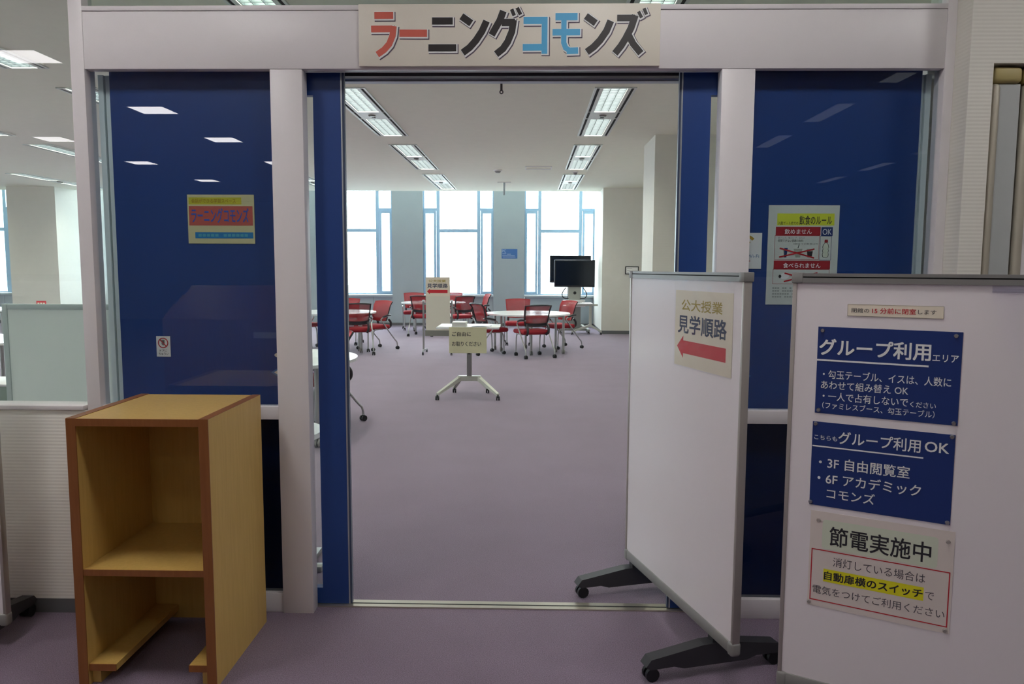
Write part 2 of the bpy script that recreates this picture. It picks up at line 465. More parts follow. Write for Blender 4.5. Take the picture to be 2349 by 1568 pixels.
o.location = (LX - 0.22, 6.8, 1.975); o.rotation_euler = (0, -PI / 2, 0); o.rotation_euler = Matrix(((0, 0, -1), (1, 0, 0), (0, -1, 0))).to_euler()
struct('wall_back', WALL_PLAIN, (-17, -15.2, 0, 9, -15, CZ))
struct('wall_right', WALL_PLAIN, (9, -15, 0, 9.2, 3.3, CZ))

# near wall on the right of the entrance
wn = sroot('wall_near')
box_obj('return_panel', WALL, (1.689, 3.043, 0, 1.781, 3.36, CZ), wn)
box_obj('upper_panel', WALL, (1.781, 3.043, 2.29, 9.0, 3.36, CZ), wn)
box_obj('back_panel', DARK_MET, (1.781, 3.30, 0, 9.0, 3.36, 2.29), wn)
box_obj('baseboard_strip', DARKBASE, (1.69, 3.035, 0, 1.781, 3.043, 0.06), wn)
# folded partition in the recess
fp = root('folding_partition', 'grey folded partition with beige corner cap in the wall recess beside the entrance', 'partition', (1.793, 3.06, 0))
for k, (dx, w) in enumerate(((0.0, 0.112), (0.125, 0.62))):
    p = MB(); p.box(dx + 0.03, 0.012, 0.03, dx + w, 0.06, 2.218)
    p.build('panel', mat('partition_grey', rgb(176, 180, 178), 0.6) if k == 0 else WHITE_METAL, fp)
    q = MB(); q.box(dx, 0, 0.0, dx + 0.034, 0.07, 2.219, bev=0.014, seg=3); q.build('corner_post', mat('post_beige', rgb(178, 172, 156), 0.4, 0.2), fp, smooth=True)
    c = MB(); c.box(dx, 0 - 0.003, 2.22, dx + w, 0.074, 2.282, bev=0.016, seg=3); c.build('end_cap', mat('cap_olive', rgb(172, 158, 104), 0.5), fp, smooth=True)

# ---------------------------------------------------------------- entrance portal
pt = sroot('partition_frame')
FY = 3.148
def pbox(name, m, b, bev=0.002): return box_obj(name, m, b, pt, bev)
pbox('jamb', WHITE_METAL, (-1.875, FY, 0, -1.818, 3.225, CZ))
pbox('jamb', WHITE_METAL, (1.650, FY, 0, 1.688, 3.225, CZ))
pbox('header_beam', WHITE_METAL, (-1.817, FY, 2.298, 1.649, 3.192, 2.525))
pbox('header_core', DARK_MET, (-1.817, 3.193, 2.43, 1.649, 3.42, 2.524), 0)
pbox('header_lip', WHITE_METAL, (-1.817, FY - 0.004, 2.526, 1.649, 3.30, 2.5455))
pbox('post', WHITE_METAL, (-1.058, FY + 0.002, 0, -0.926, 3.218, 2.297))
pbox('post', WHITE_METAL, (0.770, FY + 0.002, 0, 0.903, 3.218, 2.297))
for a, b in ((-1.817, -1.059), (0.904, 1.649)):
    pbox('mid_rail', WHITE_METAL, (a, 3.156, 0.853, b, 3.215, 0.908))
    pbox('bottom_rail', WHITE_METAL, (a, 3.160, 0.0, b, 3.215, 0.085))
    pbox('glass_pane', PANE, (a + 0.002, 3.184, 0.909, b - 0.002, 3.190, 2.297), 0)
    pbox('glass_pane', PANE_DARK, (a + 0.002, 3.184, 0.086, b - 0.002, 3.190, 0.852), 0)
PROFILE = mat('profile_pale', rgb(224, 236, 236), 0.45, var=0.01)
# inner aluminium profiles seen through the panes
for s, x0 in ((1, -1.816), (-1, 1.648)):
    for u0, u1, yy in ((0.0, 0.022, 3.24), (0.026, 0.043, 3.25), (0.047, 0.056, 3.245)):
        xa, xb = sorted((x0 + s * u0, x0 + s * u1))
        pbox('inner_profile', PROFILE, (xa, yy, 0, xb, 3.42, 2.297), 0)
    xa, xb = sorted((x0, x0 + s * 0.05)); pbox('inner_seal', DARK_MET, (xa, 3.275, 0, xb, 3.42, 2.297), 0)
pbox('transom_pane', CLEAR_T, (-1.817, 3.195, 2.546, 1.649, 3.203, CZ), 0)
# door track and header on the room side
pbox('door_track', DARK_MET, (-1.80, 3.301, 2.307, 1.64, 3.345, 2.429), 0)
pbox('track_trim', PROFILE, (-0.925, 3.187, 2.2935, 0.769, 3.192, 2.2975), 0)
pbox('inner_header', mat('header_pale', rgb(232, 240, 252), 0.3, var=0.01), (-1.817, 3.42, 2.316, 1.649, 3.46, 2.545), 0)
pbox('header_trim', ALU_PALE, (-1.817, 3.416, 2.312, 1.649, 3.46, 2.3155), 0)
thr = sroot('door_threshold')
box_obj('threshold_plate', mat('threshold_steel', rgb(196, 190, 176), 0.3, 0.8), (-1.7, 3.215, -0.01, 1.55, 3.282, 0.006), thr)
box_obj('guide_groove', DARKSLOT, (-1.7, 3.243, 0.0, 1.55, 3.251, 0.0066), thr)

def leaf(n, xe, sgn):
    """sliding leaf; xe = meeting edge x, sgn = +1 leaf extends to +x"""
    d = sroot('door_%d' % n)
    W = 0.986; y0, y1 = 3.236, 3.272; z0, z1 = 0.008, 2.40
    def X(u0, u1): a, b = sorted((xe + sgn * u0, xe + sgn * u1)); return a, b
    s0, s1, sz0, sz1 = 0.128, 0.275, 0.08, 2.213
    for (u0, u1, za, zb, nm) in ((0.012, s0, z0, z1, 'door_stile'), (s1, W, z0, z1, 'door_panel'), (s0, s1, z0, sz0, 'door_rail'), (s0, s1, sz1, z1, 'door_rail')):
        a, b = X(u0, u1); box_obj(nm, BLUE, (a, y0, za, b, y1, zb), d)
    a, b = X(s0, s1); box_obj('slot_glass', CLEAR, (a, 3.25, sz0, b, 3.255, sz1), d)
    a, b = X(0.006, 0.012); box_obj('edge_strip', ALU, (a, y0 - 0.001, z0, b, y1 - 0.006, z1), d)
    a, b = X(-0.002, 0.006); box_obj('edge_seal', mat('seal_slate', rgb(64, 78, 104), 0.4), (a, y0 + 0.002, z0, b, y1 - 0.010, z1), d)
    a, b = X(-0.0025, -0.002); box_obj('edge_line', ALU_PALE, (a, y0 + 0.010, z0, b, y0 + 0.015, z1), d)
    return d
leaf(1, -0.779, -1)
leaf(2, 0.621, 1)

# sensor hanging under the header
sn = root('door_sensor', 'small grey ring latch hanging from the middle of the door header', 'latch', (-0.127, 3.46, 2.30))
MB().box(-0.005, 0.002, -0.016, 0.005, 0.014, 0.02).build('stem', mat('latch_grey', rgb(120, 116, 108), 0.4, 0.3), sn)
rg = MB()
rg.tube([(0.007 * math.cos(t * PI / 6), 0.008, -0.022 + 0.007 * math.sin(t * PI / 6)) for t in range(13)], 0.0028, 6)
rg.build('ring', MATS['latch_grey'], sn, smooth=True)

# low partition wall and glass on the left
lw = sroot('wall_low')
box_obj('ribbed_panel', WALL_LOW, (-9.0, 3.13, 0.06, -1.877, 3.22, 0.89), lw)
box_obj('kick_strip', DARKBASE, (-9.0, 3.126, 0, -1.877, 3.22, 0.062), lw)
box_obj('cap_rail', WHITE_METAL, (-9.0, 3.118, 0.893, -1.877, 3.23, 0.912), lw, bev=0.003)
box_obj('glass_pane', CLEAR, (-9.0, 3.165, 0.912, -1.877, 3.173, CZ), lw)
struct('wall_low_end', WALL_PLAIN, (-17, 3.13, 0, -9.0, 3.22, CZ))

# outside: ground and a neighbouring block seen through the far-left window
struct('ground', mat('outside_ground', rgb(150, 152, 150), 0.9), (-300, 22, -8.3, 300, 400, -8))
nb = root('office_building', 'pale multi-storey block with thin piers outside the window at the far end', 'building', (-48, 62, -8))
box_obj('wall', CONCRETE, (-9, 0, 0, 9, 10, 13.6), nb)
for k in range(7): box_obj('pier', mat('pier_blue', rgb(120, 150, 190), 0.7), (-9 + k * 2.9, -0.5, 0, -8.5 + k * 2.9, 0.0, 13.6), nb)
for k in range(5): box_obj('balcony_slab', CONCRETE, (-9, -1.0, 1.6 + k * 2.7, 9, -0.5, 1.8 + k * 2.7), nb)

# ---------------------------------------------------------------- sign board
sg = root('sign_board', 'long white sign board with coloured lettering on the entrance beam', 'sign', (-0.689, FY - 0.001, 2.305))
MB().box(0, -0.012, 0, 1.206, 0, 0.241, bev=0.002).build('board', mat('sign_white', rgb(228, 222, 208), 0.45, var=0.01), sg, smooth=True)
class Conv:
    s = 1.206 / 2196.0
    def __call__(self, zx, zy):
        t = (zx - 72) / 2196.0
        top = 42 + 3 * t; bot = 470 + 17 * t
        return Vector((t * 1.206, 0.241 * (bot - zy) / (bot - top)))
cv = Conv()
SRED = mat('sign_red', rgb(214, 104, 88), 0.5, var=0); SBLK = mat('sign_black', rgb(44, 40, 40), 0.5, var=0); SBLU = mat('sign_blue', rgb(84, 176, 222), 0.5, var=0)
GLYPHS = [
 (SRED, [([(190, 122), (328, 122)], 50), ([(165, 215), (322, 215)], 48), ([(330, 196), (322, 262), (296, 320), (258, 360), (208, 392)], 46)]),
 (SRED, [([(372, 245), (574, 247)], 52)]),
 (SBLK, [([(611, 162), (762, 163)], 50), ([(584, 348), (787, 349)], 50)]),
 (SBLK, [([(825, 131), (897, 180)], 50), ([(1008, 165), (975, 235), (930, 300), (885, 348), (834, 384)], 50)]),
 (SBLK, [([(1130, 96), (1105, 160), (1045, 262)], 50), ([(1118, 176), (1215, 176)], 52), ([(1204, 158), (1192, 240), (1162, 310), (1128, 358), (1078, 396)], 50), ([(1190, 84), (1209, 128)], 26), ([(1230, 74), (1255, 122)], 26)]),
 (SBLU, [([(1277, 163), (1451, 163)], 50), ([(1430, 142), (1430, 396)], 42), ([(1272, 350), (1440, 350)], 48)]),
 (SBLU, [([(1508, 138), (1668, 138)], 50), ([(1488, 246), (1688, 246)], 46), ([(1570, 140), (1570, 320), (1584, 356), (1612, 374)], 38), ([(1592, 377), (1675, 375)], 46)]),
 (SBLK, [([(1728, 134), (1800, 184)], 48), ([(1908, 168), (1878, 240), (1832, 305), (1788, 350), (1738, 386)], 50)]),
 (SBLK, [([(1954, 149), (2084, 149)], 46), ([(2084, 130), (2055, 220), (2018, 292), (1985, 345), (1942, 398)], 50), ([(2038, 268), (2072, 330), (2130, 398)], 48), ([(2107, 104), (2130, 148)], 24), ([(2146, 82), (2165, 126)], 24)]),
]
for m, ss in GLYPHS:
    g = strokes(sg, ss, 0.0, -0.0142, m, 0, 0, 'letter', cv)
    strokes(g, ss, 0.0105, -0.0128, SHADOWGREY, 0.0050, -0.0050, 'letter_shadow', cv, 0.004)
    strokes(g, ss, 0.0078, -0.0134, I_WHITE, 0.0022, -0.0022, 'letter_outline', cv, 0.003)

# ================================================================ POSTERS ON THE GLASS
GY = 3.2345
def sheet(name, label, cat, loc, rz, w, h, m, th=0.0008, part='sheet', group=None, bow=0.0):
    r = root(name, label, cat, loc, rz, group)
    if bow:
        b = MB()
        b.quadgrid(lambda s, t: (s * w, -0.001 - bow * 4 * (0.5 - t) ** 2 * 0, t * h), 4, 4)
        b.build(part, m, r)
    else:
        MB().box(0, -0.001, 0, w, 0, h).build(part, m, r)
    return r
# left poster
p = sheet('poster', 'pale yellow and red poster on the blue panel, above the wooden cabinet', 'poster', (-1.4525, GY, 1.5970), 0, 0.286, 0.206, mat('poster_cream', rgb(214, 208, 158), 0.6, var=0.02))
rect(p, (0.006, 0.165, 0.232, 0.194), mat('band_yellow', rgb(206, 200, 52), 0.6, var=0)); text(p, '会話ができる学習スペース', (0.018, 0.170, 0.208, 0.189), I_BROWN, 0.01, 2)
rect(p, (0.006, 0.076, 0.279, 0.158), I_SALMON); text(p, 'ラーニングコモンズ', (0.016, 0.087, 0.262, 0.150), I_BLUE, 0.015, 2)
rect(p, (0.030, 0.022, 0.279, 0.048), I_CYAN)
b = MB()
for k in range(12):
    if k in (5,): continue
    b.flat([(0.044 + k * 0.018, 0.029), (0.058 + k * 0.018, 0.029), (0.058 + k * 0.018, 0.041), (0.044 + k * 0.018, 0.041)], -0.0022)
b.build('faded_print', I_TEAL, p, kind='stuff')
# door caution sticker
p = sheet('caution_sticker', 'small white hand caution sticker low on the blue panel above the wooden cabinet', 'sticker', (-1.610, GY, 1.110), 0, 0.061, 0.089, PAPER_W)
def ringpoly(b, cx, cz, r0, r1, y, a0=0, a1=2 * PI, n=28):
    for k in range(n):
        t0 = a0 + (a1 - a0) * k / n; t1 = a0 + (a1 - a0) * (k + 1) / n
        b.flat([(cx + r0 * math.cos(t0), cz + r0 * math.sin(t0)), (cx + r1 * math.cos(t0), cz + r1 * math.sin(t0)), (cx + r1 * math.cos(t1), cz + r1 * math.sin(t1)), (cx + r0 * math.cos(t1), cz + r0 * math.sin(t1))], y)
    return b
def disc(b, cx, cz, r, y, n=20, sx=1.0):
    b.flat([(cx + sx * r * math.cos(2 * PI * k / n), cz + r * math.sin(2 * PI * k / n)) for k in range(n)], y); return b
b = MB(); disc(b, 0.030, 0.058, 0.009, -0.0018, sx=0.8)
for k in range(4): b.flat([(0.0235 + k * 0.0036, 0.062), (0.0262 + k * 0.0036, 0.062), (0.0262 + k * 0.0036, 0.0735), (0.0235 + k * 0.0036, 0.0735)], -0.0018)
b.build('hand_symbol', I_GREY, p)
b = MB(); ringpoly(b, 0.030, 0.060, 0.0185, 0.0225, -0.0024)
d = 0.0150; b.flat([(0.030 - d, 0.060 + d - 0.002), (0.030 - d + 0.003, 0.060 + d + 0.001), (0.030 + d, 0.060 - d + 0.002), (0.030 + d - 0.003, 0.060 - d - 0.001)], -0.0024)
b.build('prohibition_ring', I_RED, p)
text(p, 'ドアに', (0.014, 0.021, 0.046, 0.031), I_BLACK, 0.01); text(p, 'ちゅうい', (0.009, 0.007, 0.052, 0.018), I_BLACK, 0.01)

# right poster: eating and drinking rules
PX0, PZ0, PW, PH = 1.002, 1.350, 0.294, 0.415
p = sheet('rules_poster', 'white poster of eating and drinking rules on the blue panel, partly behind a whiteboard', 'poster', (PX0, GY, PZ0), 0, PW, PH, mat('poster_white', rgb(214, 220, 212), 0.6, var=0.01))
def fx(zx): return (zx - 337) / (1255 - 337) * PW
def fz(zy): return PH - (zy - 160) / (1447 - 160) * PH
def B(a, b, c, d): return (fx(a), fz(d), fx(c), fz(b))
rect(p, B(450, 265, 1192, 418), I_LIME)
text(p, '入館ゲート内での', B(462, 368, 725, 410), I_BLACK, 0.0, 2); text(p, '飲食のルール', B(738, 292, 1160, 410), I_BLACK, 0.008, 2)
rect(p, B(437, 436, 1018, 548), I_DRED); text(p, '飲めません', B(552, 464, 905, 530), I_WHITE, 0.01, 2)
rect(p, B(1028, 440, 1176, 552), I_NAVY); text(p, 'OK', B(1045, 462, 1162, 538), I_WHITE, 0.0, 2)
outline(p, B(428, 548, 1008, 862), 0.0014, I_DRED); outline(p, B(1018, 552, 1166, 866), 0.0014, I_NAVY)
text(p, '紙パック、紙コップ、缶など', B(470, 566, 820, 592), I_GREY, 0.0, 2); text(p, '密閉できない容器の飲料', B(470, 598, 800, 632), I_BLACK, 0.0, 2)
text(p, '※館外での飲食は可', B(670, 644, 990, 668), I_GREY, 0.0, 2)
for cx, w0, w1 in ((570, 30, 16), (735, 58, 30), (890, 42, 30)):
    b = MB(); b.flat([(fx(cx - w1), fz(832)), (fx(cx + w1), fz(832)), (fx(cx + w0), fz(720)), (fx(cx - w0), fz(720))], -0.0022)
    b.build('cup_picture', mat('ink_cup', rgb(168, 172, 160), 0.6, var=0), p)
b = MB(); b.flat([(fx(556), fz(832)), (fx(586), fz(832)), (fx(600), fz(710)), (fx(556), fz(710))], -0.0025)
b.build('can_picture', I_NAVY, p)
b = MB(); b.flat([(fx(860), fz(815)), (fx(918), fz(815)), (fx(926), fz(752)), (fx(852), fz(752))], -0.0025)
b.flat([(fx(728), fz(712)), (fx(738), fz(712)), (fx(750), fz(665)), (fx(742), fz(665))], -0.0025); b.build('dark_cup_picture', I_BLACK, p)
b = MB()
for (x0, y0, x1, y1, yo) in ((495, 712, 948, 838, -0.0029), (492, 828, 948, 722, -0.0030)):
    a = Vector((fx(x0), fz(y0))); c = Vector((fx(x1), fz(y1))); n = (c - a).normalized(); n = Vector((-n.y, n.x)) * 0.0030
    b.flat([tuple(a + n), tuple(c + n), tuple(c - n), tuple(a - n)], yo)
b.build('red_cross', I_RED, p)
b = MB(); pts = [(1078, 640), (1058, 668), (1050, 700), (1058, 720), (1048, 745), (1056, 765), (1048, 790), (1052, 815), (1064, 832), (1118, 832), (1130, 815), (1134, 790), (1126, 765), (1134, 745), (1126, 720), (1136, 700), (1128, 668), (1112, 640)]
b.flat([(fx(x), fz(y)) for x, y in pts], -0.0022); b.build('bottle_outline', I_BLACK, p)
b = MB(); cxm = 1092; b.flat([(fx(cxm + (x - cxm) * 0.86), fz(740 + (y - 740) * 0.95)) for x, y in pts], -0.0026); b.build('bottle_picture', I_PGREEN, p)
b = MB(); b.flat([(fx(1072), fz(638)), (fx(1120), fz(638)), (fx(1116), fz(600)), (fx(1076), fz(600))], -0.0029); b.build('bottle_cap_picture', I_DRED, p)
rect(p, B(426, 872, 1160, 984), I_DRED); text(p, '食べられません', B(548, 902, 1036, 968), I_WHITE, 0.01, 2)
outline(p, B(418, 984, 1154, 1178), 0.0014, I_DRED)
b = MB(); disc(b, fx(570), fz(1075), 0.013, -0.0022, sx=1.5); b.build('rice_ball_picture', I_WHITE, p)
b = MB(); disc(b, fx(512), fz(1078), 0.007, -0.0026, sx=0.8); b.build('filling_picture', I_BLACK, p)
b = MB()
for (x0, y0, x1, y1, yo) in ((570, 1035, 1000, 1150, -0.0029), (565, 1145, 1000, 1030, -0.0030)):
    a = Vector((fx(x0), fz(y0))); c = Vector((fx(x1), fz(y1))); n = (c - a).normalized(); n = Vector((-n.y, n.x)) * 0.0030
    b.flat([tuple(a + n), tuple(c + n), tuple(c - n), tuple(a - n)], yo)
b.build('red_cross', I_RED, p)
b = MB()
for k in range(4):
    for j in range(22):
        if random.random() < 0.12: continue
        b.flat([(fx(420 + j * 32), fz(1240 + k * 38)), (fx(444 + j * 32), fz(1240 + k * 38)), (fx(444 + j * 32), fz(1220 + k * 38)), (fx(420 + j * 32), fz(1220 + k * 38))], -0.0020)
b.build('small_print', mat('ink_faint', rgb(160, 166, 160), 0.6, var=0), p, kind='stuff')

# wireless sticker, partly behind the right post
p = sheet('wireless_sticker', 'white wireless network card with yellow arcs beside the right post', 'sticker', (0.800, 3.2345, 1.500), 0, 0.178, 0.150, PAPER_W)
b = MB()
for r0, r1 in ((0.056, 0.068), (0.034, 0.046), (0.0, 0.020)):
    ringpoly(b, 0.098, 0.078, r0, r1, -0.0018, PI * 0.25, PI * 0.75, 14)
b.build('arc_symbol', I_GOLDY, p); text(p, 'Wi-Fi', (0.118, 0.046, 0.168, 0.060), I_PALEBLUE, 0.0)
rect(p, (0.118, 0.031, 0.132, 0.034), I_RED)
# diamond stickers on the leaves
for nm, cx, cz in (('first', -1.020, 1.045), ('second', 0.860, 1.045)):
    side = 'left' if cx < 0 else 'right'
    p = root('door_sticker', 'blue edged diamond sticker on the glass slot of the %s sliding leaf' % side, 'sticker', (cx, 3.2345, cz))
    for s, m, y in ((0.093, I_STEEL, -0.0004), (0.080, I_CREAM, -0.0010)):
        MB().flat([(0, -s * 0.62), (s, 0), (0, s * 0.62), (-s, 0)], y).build('diamond', m, p)
    q = root('round_sticker', 'small pale round sticker above the diamond on the %s sliding leaf' % side, 'sticker', (cx, 3.2345, cz + 0.075))
    b = MB(); disc(b, 0, 0, 0.077, -0.0004, 28, 1.0)
    for v in b.bm.verts: v.co.z *= 0.24
    b.build('sticker_face', I_CREAM, q)

# ================================================================ WHITEBOARDS
def caster(name, x, y, r=0.026, m=BLACK, parent=None, w=0.018):
    b = MB()
    for s in (-1, 1): b.cyl((x + s * w * 0.35, y, r), (x + s * w * 1.15, y, r), r, n=14)
    b.cyl((x, y, r), (x, y, r + r * 1.25), r * 0.42, n=8)
    return b.build(name, m, parent, smooth=True)
def foot(parent, x, mtop, half=0.262, zc=0.150):
    prof = [(-half - 0.02, 0.062), (-half, 0.050), (-0.17, 0.052), (-0.13, 0.040), (0.13, 0.040), (0.17, 0.052), (half, 0.050), (half + 0.02, 0.062), (half, 0.088), (0.05, 0.120), (-0.05, 0.120), (-half, 0.088)]
    b = MB(); b.prism([(y, z) for y, z in prof], x - 0.026, x + 0.026, 'x')
    f = b.build('foot_bar', mtop, parent)
    MB().box(x - 0.018, -0.012, 0.11, x + 0.018, 0.012, zc).build('foot_bracket', DARK_MET, parent)
    caster('caster', x, -half + 0.01, parent=parent); caster('caster', x, half - 0.01, parent=parent)
def whiteboard(name, label, loc, rz, W, zb, zt, feet, mtop, tray=None):
    r = root(name, label, 'whiteboard', loc, rz)
    t = 0.011
    box_obj('board_surface', WB_SURF, (0.008, -t, zb + 0.03, W - 0.008, t, zt - 0.02), r)
    for x0, x1 in ((0, 0.013), (W - 0.013, W)):
        box_obj('side_frame', mat('frame_edge', rgb(176, 170, 164), 0.35, 0.3), (x0, -t - 0.004, zb + 0.04, x1, t + 0.004, zt - 0.02), r, bev=0.002)
    b = MB(); b.box(0.0, -t - 0.007, zt - 0.030, W, t + 0.007, zt - 0.014); b.box(0.0, -t - 0.001, zt - 0.014, W, t + 0.001, zt - 0.010); b.box(0.0, -t - 0.007, zt - 0.010, W, t + 0.007, zt)
    b.build('top_frame', GREY_AL, r)
    box_obj('slot_line', DARKSLOT, (0.03, -t - 0.0035, zt - 0.0138, W - 0.04, -t - 0.001, zt - 0.0102), r)
    b = MB(); b.box(0.0, -t - 0.006, zb, W, t + 0.006, zb + 0.045, bev=0.008, seg=2); b.build('bottom_frame', GREY_PL, r, smooth=True)
    for x0, x1 in ((-0.003, 0.030), (W - 0.030, W + 0.003)):
        MB().box(x0, -t - 0.009, zt - 0.031, x1, t + 0.009, zt + 0.002, bev=0.003).build('corner_cap', GREY_PL, r, smooth=True)
        MB().box(x0, -t - 0.009, zb - 0.004, x1, t + 0.009, zb + 0.047, bev=0.010, seg=3).build('corner_cap', GREY_PL, r, smooth=True)
    for fxx in feet: foot(r, fxx, mtop, zc=zb + 0.01)
    return r
d1 = Vector((-0.277, 0.961)).normalized(); P1 = Vector((0.741, 2.580)); W1 = 0.95
o1 = P1 + d1 * W1; rz1 = math.atan2(-d1.y, -d1.x)
whiteboard('whiteboard', 'glossy white mobile whiteboard seen at a slant, standing across the right side of the doorway', (o1.x, o1.y, 0), rz1, W1, 0.137, 1.487, (0.065, 0.795), DARK_MET)
d2 = Vector((0.874, -0.487)).normalized(); K = 1.07; P2 = Vector((0.788, 2.28)) * K; rz2 = math.atan2(d2.y, d2.x)
wb2 = whiteboard('whiteboard', 'white mobile whiteboard covered with blue posters, closest to the recess wall', (P2.x, P2.y, 0), rz2, 1.20, 0.125, 1.487, (0.17, 1.03), DARK_MET)
# clear pen holder under the top frame of the postered board
ph = root('pen_holder', 'clear acrylic pen holder fixed under the top frame of the postered whiteboard', 'holder', (P2.x, P2.y, 0), rz2)
b = MB(); b.box(0.535, -0.070, 1.436, 0.74, -0.013, 1.439); b.box(0.535, -0.072, 1.439, 0.74, -0.070, 1.450); b.box(0.535, -0.015, 1.439, 0.74, -0.012, 1.462)
b.build('holder_tray', glass('acrylic', (0.93, 0.93, 0.96, 1), 1.6), ph)
# whiteboard cropped by the picture's left edge
whiteboard('whiteboard', 'white whiteboard cut off by the picture edge in front of the low ribbed wall', (-3.245, 2.835, 0), 0.0, 1.20, 0.09, 1.46, (0.16, 1.10), DARK_MET)

# --- posters on the postered board; (s, z) measured on the board
def bz(z): return 1.5 - (1.5 - z) * K
def on_board2(name, label, s0, z0, s1, z1, m, cat='poster', tilt=0.0, off=0.0):
    s0 *= K; s1 *= K; z0 = bz(z0); z1 = bz(z1)
    q = P2 + d2 * s0; n = Vector((d2.y, -d2.x)) * (0.0118 + off)
    r = sheet(name, label, cat, (q.x + n.x, q.y + n.y, z0), rz2, s1 - s0, z1 - z0, m)
    r['W'] = s1 - s0; r['H'] = z1 - z0
    def fr(sa, za, sb, zb): return (sa * K - s0, bz(za) - z0, sb * K - s0, bz(zb) - z0)
    return r, fr
def magnet(label, s, z, off=0.013, m=None):
    s *= K; q = P2 + d2 * s; n = Vector((d2.y, -d2.x)) * off
    b = MB(); b.cyl((0, 0, 0), (0, -0.006, 0), 0.0065, 0.005, n=14)
    o = b.build('magnet', m or mat('magnet_clear', rgb(150, 150, 156), 0.2, 0.5), smooth=True)
    o.location = (q.x + n.x, q.y + n.y, bz(z)); o.rotation_euler = (0, 0, rz2)
    tag(o, label, 'magnet', 'magnets on the postered whiteboard')
p, F = on_board2('notice_strip', 'narrow cream strip notice at the top of the postered whiteboard', 0.152, 1.367, 0.393, 1.401, I_CREAM, 'notice')
outline(p, F(0.152, 1.367, 0.393, 1.401), 0.0012, mat('ink_edge', rgb(170, 160, 140), 0.6, var=0))
text(p, '閉館の', F(0.163, 1.377, 0.209, 1.390), I_BLACK, 0.0, 2); text(p, '15 分前に閉室', F(0.216, 1.376, 0.326, 1.392), I_RED, 0.012, 2); text(p, 'します', F(0.331, 1.378, 0.375, 1.390), I_BLACK, 0.0, 2)

p, F = on_board2('blue_poster', 'upper deep blue poster with the large white heading and a bracketed bottom line', 0.076, 1.078, 0.441, 1.333, I_NAVY)
text(p, 'グループ利用', F(0.081, 1.250, 0.368, 1.299), I_WHITE, 0.022, 2); text(p, 'エリア', F(0.372, 1.250, 0.434, 1.270), I_WHITE, 0.01, 2)
rect(p, F(0.076, 1.233, 0.364, 1.238), I_WHITE, 2, 'underline')
text(p, '・勾玉テーブル、イスは、人数に', F(0.094, 1.182, 0.420, 1.208), I_WHITE, 0.006, 2)
text(p, 'あわせて組み替え OK', F(0.090, 1.151, 0.318, 1.176), I_WHITE, 0.006, 2)
text(p, '・一人で占有しないで', F(0.096, 1.118, 0.319, 1.143), I_WHITE, 0.006, 2); text(p, 'ください', F(0.324, 1.119, 0.387, 1.135), I_WHITE, 0.004, 2)
text(p, '（ファミレスブース、勾玉テーブル）', F(0.096, 1.093, 0.385, 1.113), I_WHITE, 0.003, 2)
for n_, s, z in (('upper-left', 0.088, 1.322), ('upper-right', 0.425, 1.322), ('lower-left', 0.086, 1.087), ('lower-right', 0.432, 1.084)):
    magnet('small clear round magnet on the %s corner of the upper blue poster' % n_, s, z)
p, F = on_board2('blue_poster', 'lower deep blue poster with two floor lines in white', 0.072, 0.800, 0.438, 1.052, I_NAVY)
text(p, 'こちらも', F(0.078, 0.999, 0.141, 1.013), I_WHITE, 0.004, 2); text(p, 'グループ利用', F(0.144, 0.992, 0.356, 1.030), I_WHITE, 0.012, 2); text(p, 'OK', F(0.366, 0.998, 0.425, 1.027), I_WHITE, 0.012, 2)
rect(p, F(0.074, 0.977, 0.364, 0.981), I_WHITE, 2, 'underline')
text(p, '・3F 自由閲覧室', F(0.094, 0.915, 0.333, 0.950), I_WHITE, 0.010, 2)
text(p, '・6F アカデミック', F(0.092, 0.868, 0.363, 0.902), I_WHITE, 0.010, 2)
text(p, 'コモンズ', F(0.119, 0.826, 0.248, 0.857), I_WHITE, 0.010, 2)
for n_, s, z in (('upper-left', 0.080, 1.045), ('upper-right', 0.430, 1.046), ('lower-left', 0.075, 0.808), ('lower-right', 0.431, 0.806)):
    magnet('small clear round magnet on the %s corner of the lower blue poster' % n_, s, z)
p, F = on_board2('power_saving_notice', 'cream laminated notice with pale green heading and red framed box', 0.078, 0.490, 0.452, 0.783, mat('laminate_paper', rgb(226, 216, 208), 0.35, var=0.02), 'notice')
b = MB(); x0, z0, x1, z1 = F(0.112, 0.671, 0.413, 0.760); r_ = 0.010; pl = []
for cx, cz, a0 in ((x1 - r_, z1 - r_, 0), (x0 + r_, z1 - r_, PI / 2), (x0 + r_, z0 + r_, PI), (x1 - r_, z0 + r_, 1.5 * PI)):
    pl += [(cx + r_ * math.cos(a0 + t * PI / 10), cz + r_ * math.sin(a0 + t * PI / 10)) for t in range(6)]
b.flat(pl, -0.0016); b.build('green_label', I_PGREEN, p)
text(p, '節電実施中', F(0.132, 0.683, 0.397, 0.742), I_BLACK, 0.012, 2)
outline(p, F(0.084, 0.508, 0.446, 0.667), 0.0032, I_RED)
text(p, '消灯している場合は', F(0.145, 0.622, 0.386, 0.650), I_GREY if False else mat('ink_softblack', rgb(84, 80, 84), 0.6, var=0), 0.0, 2)
rect(p, F(0.120, 0.571, 0.384, 0.610), I_YEL, 1, 'highlight_band'); text(p, '自動扉横のスイッチ', F(0.122, 0.577, 0.382, 0.604), I_BLACK, 0.022, 2); text(p, 'で', F(0.388, 0.578, 0.410, 0.600), MATS['ink_softblack'], 0.0, 2)
text(p, '電気をつけてご利用ください', F(0.092, 0.530, 0.438, 0.556), MATS['ink_softblack'], 0.0, 2)
MAG2 = mat('magnet_grey', rgb(176, 170, 164), 0.25, 0.3)
for n_, s, z in (('upper-left', 0.100, 0.755), ('upper-right', 0.436, 0.752), ('lower-left', 0.083, 0.500), ('lower-right', 0.441, 0.498)):
    magnet('pale round magnet on the %s corner of the cream laminated notice' % n_, s, z, m=MAG2)

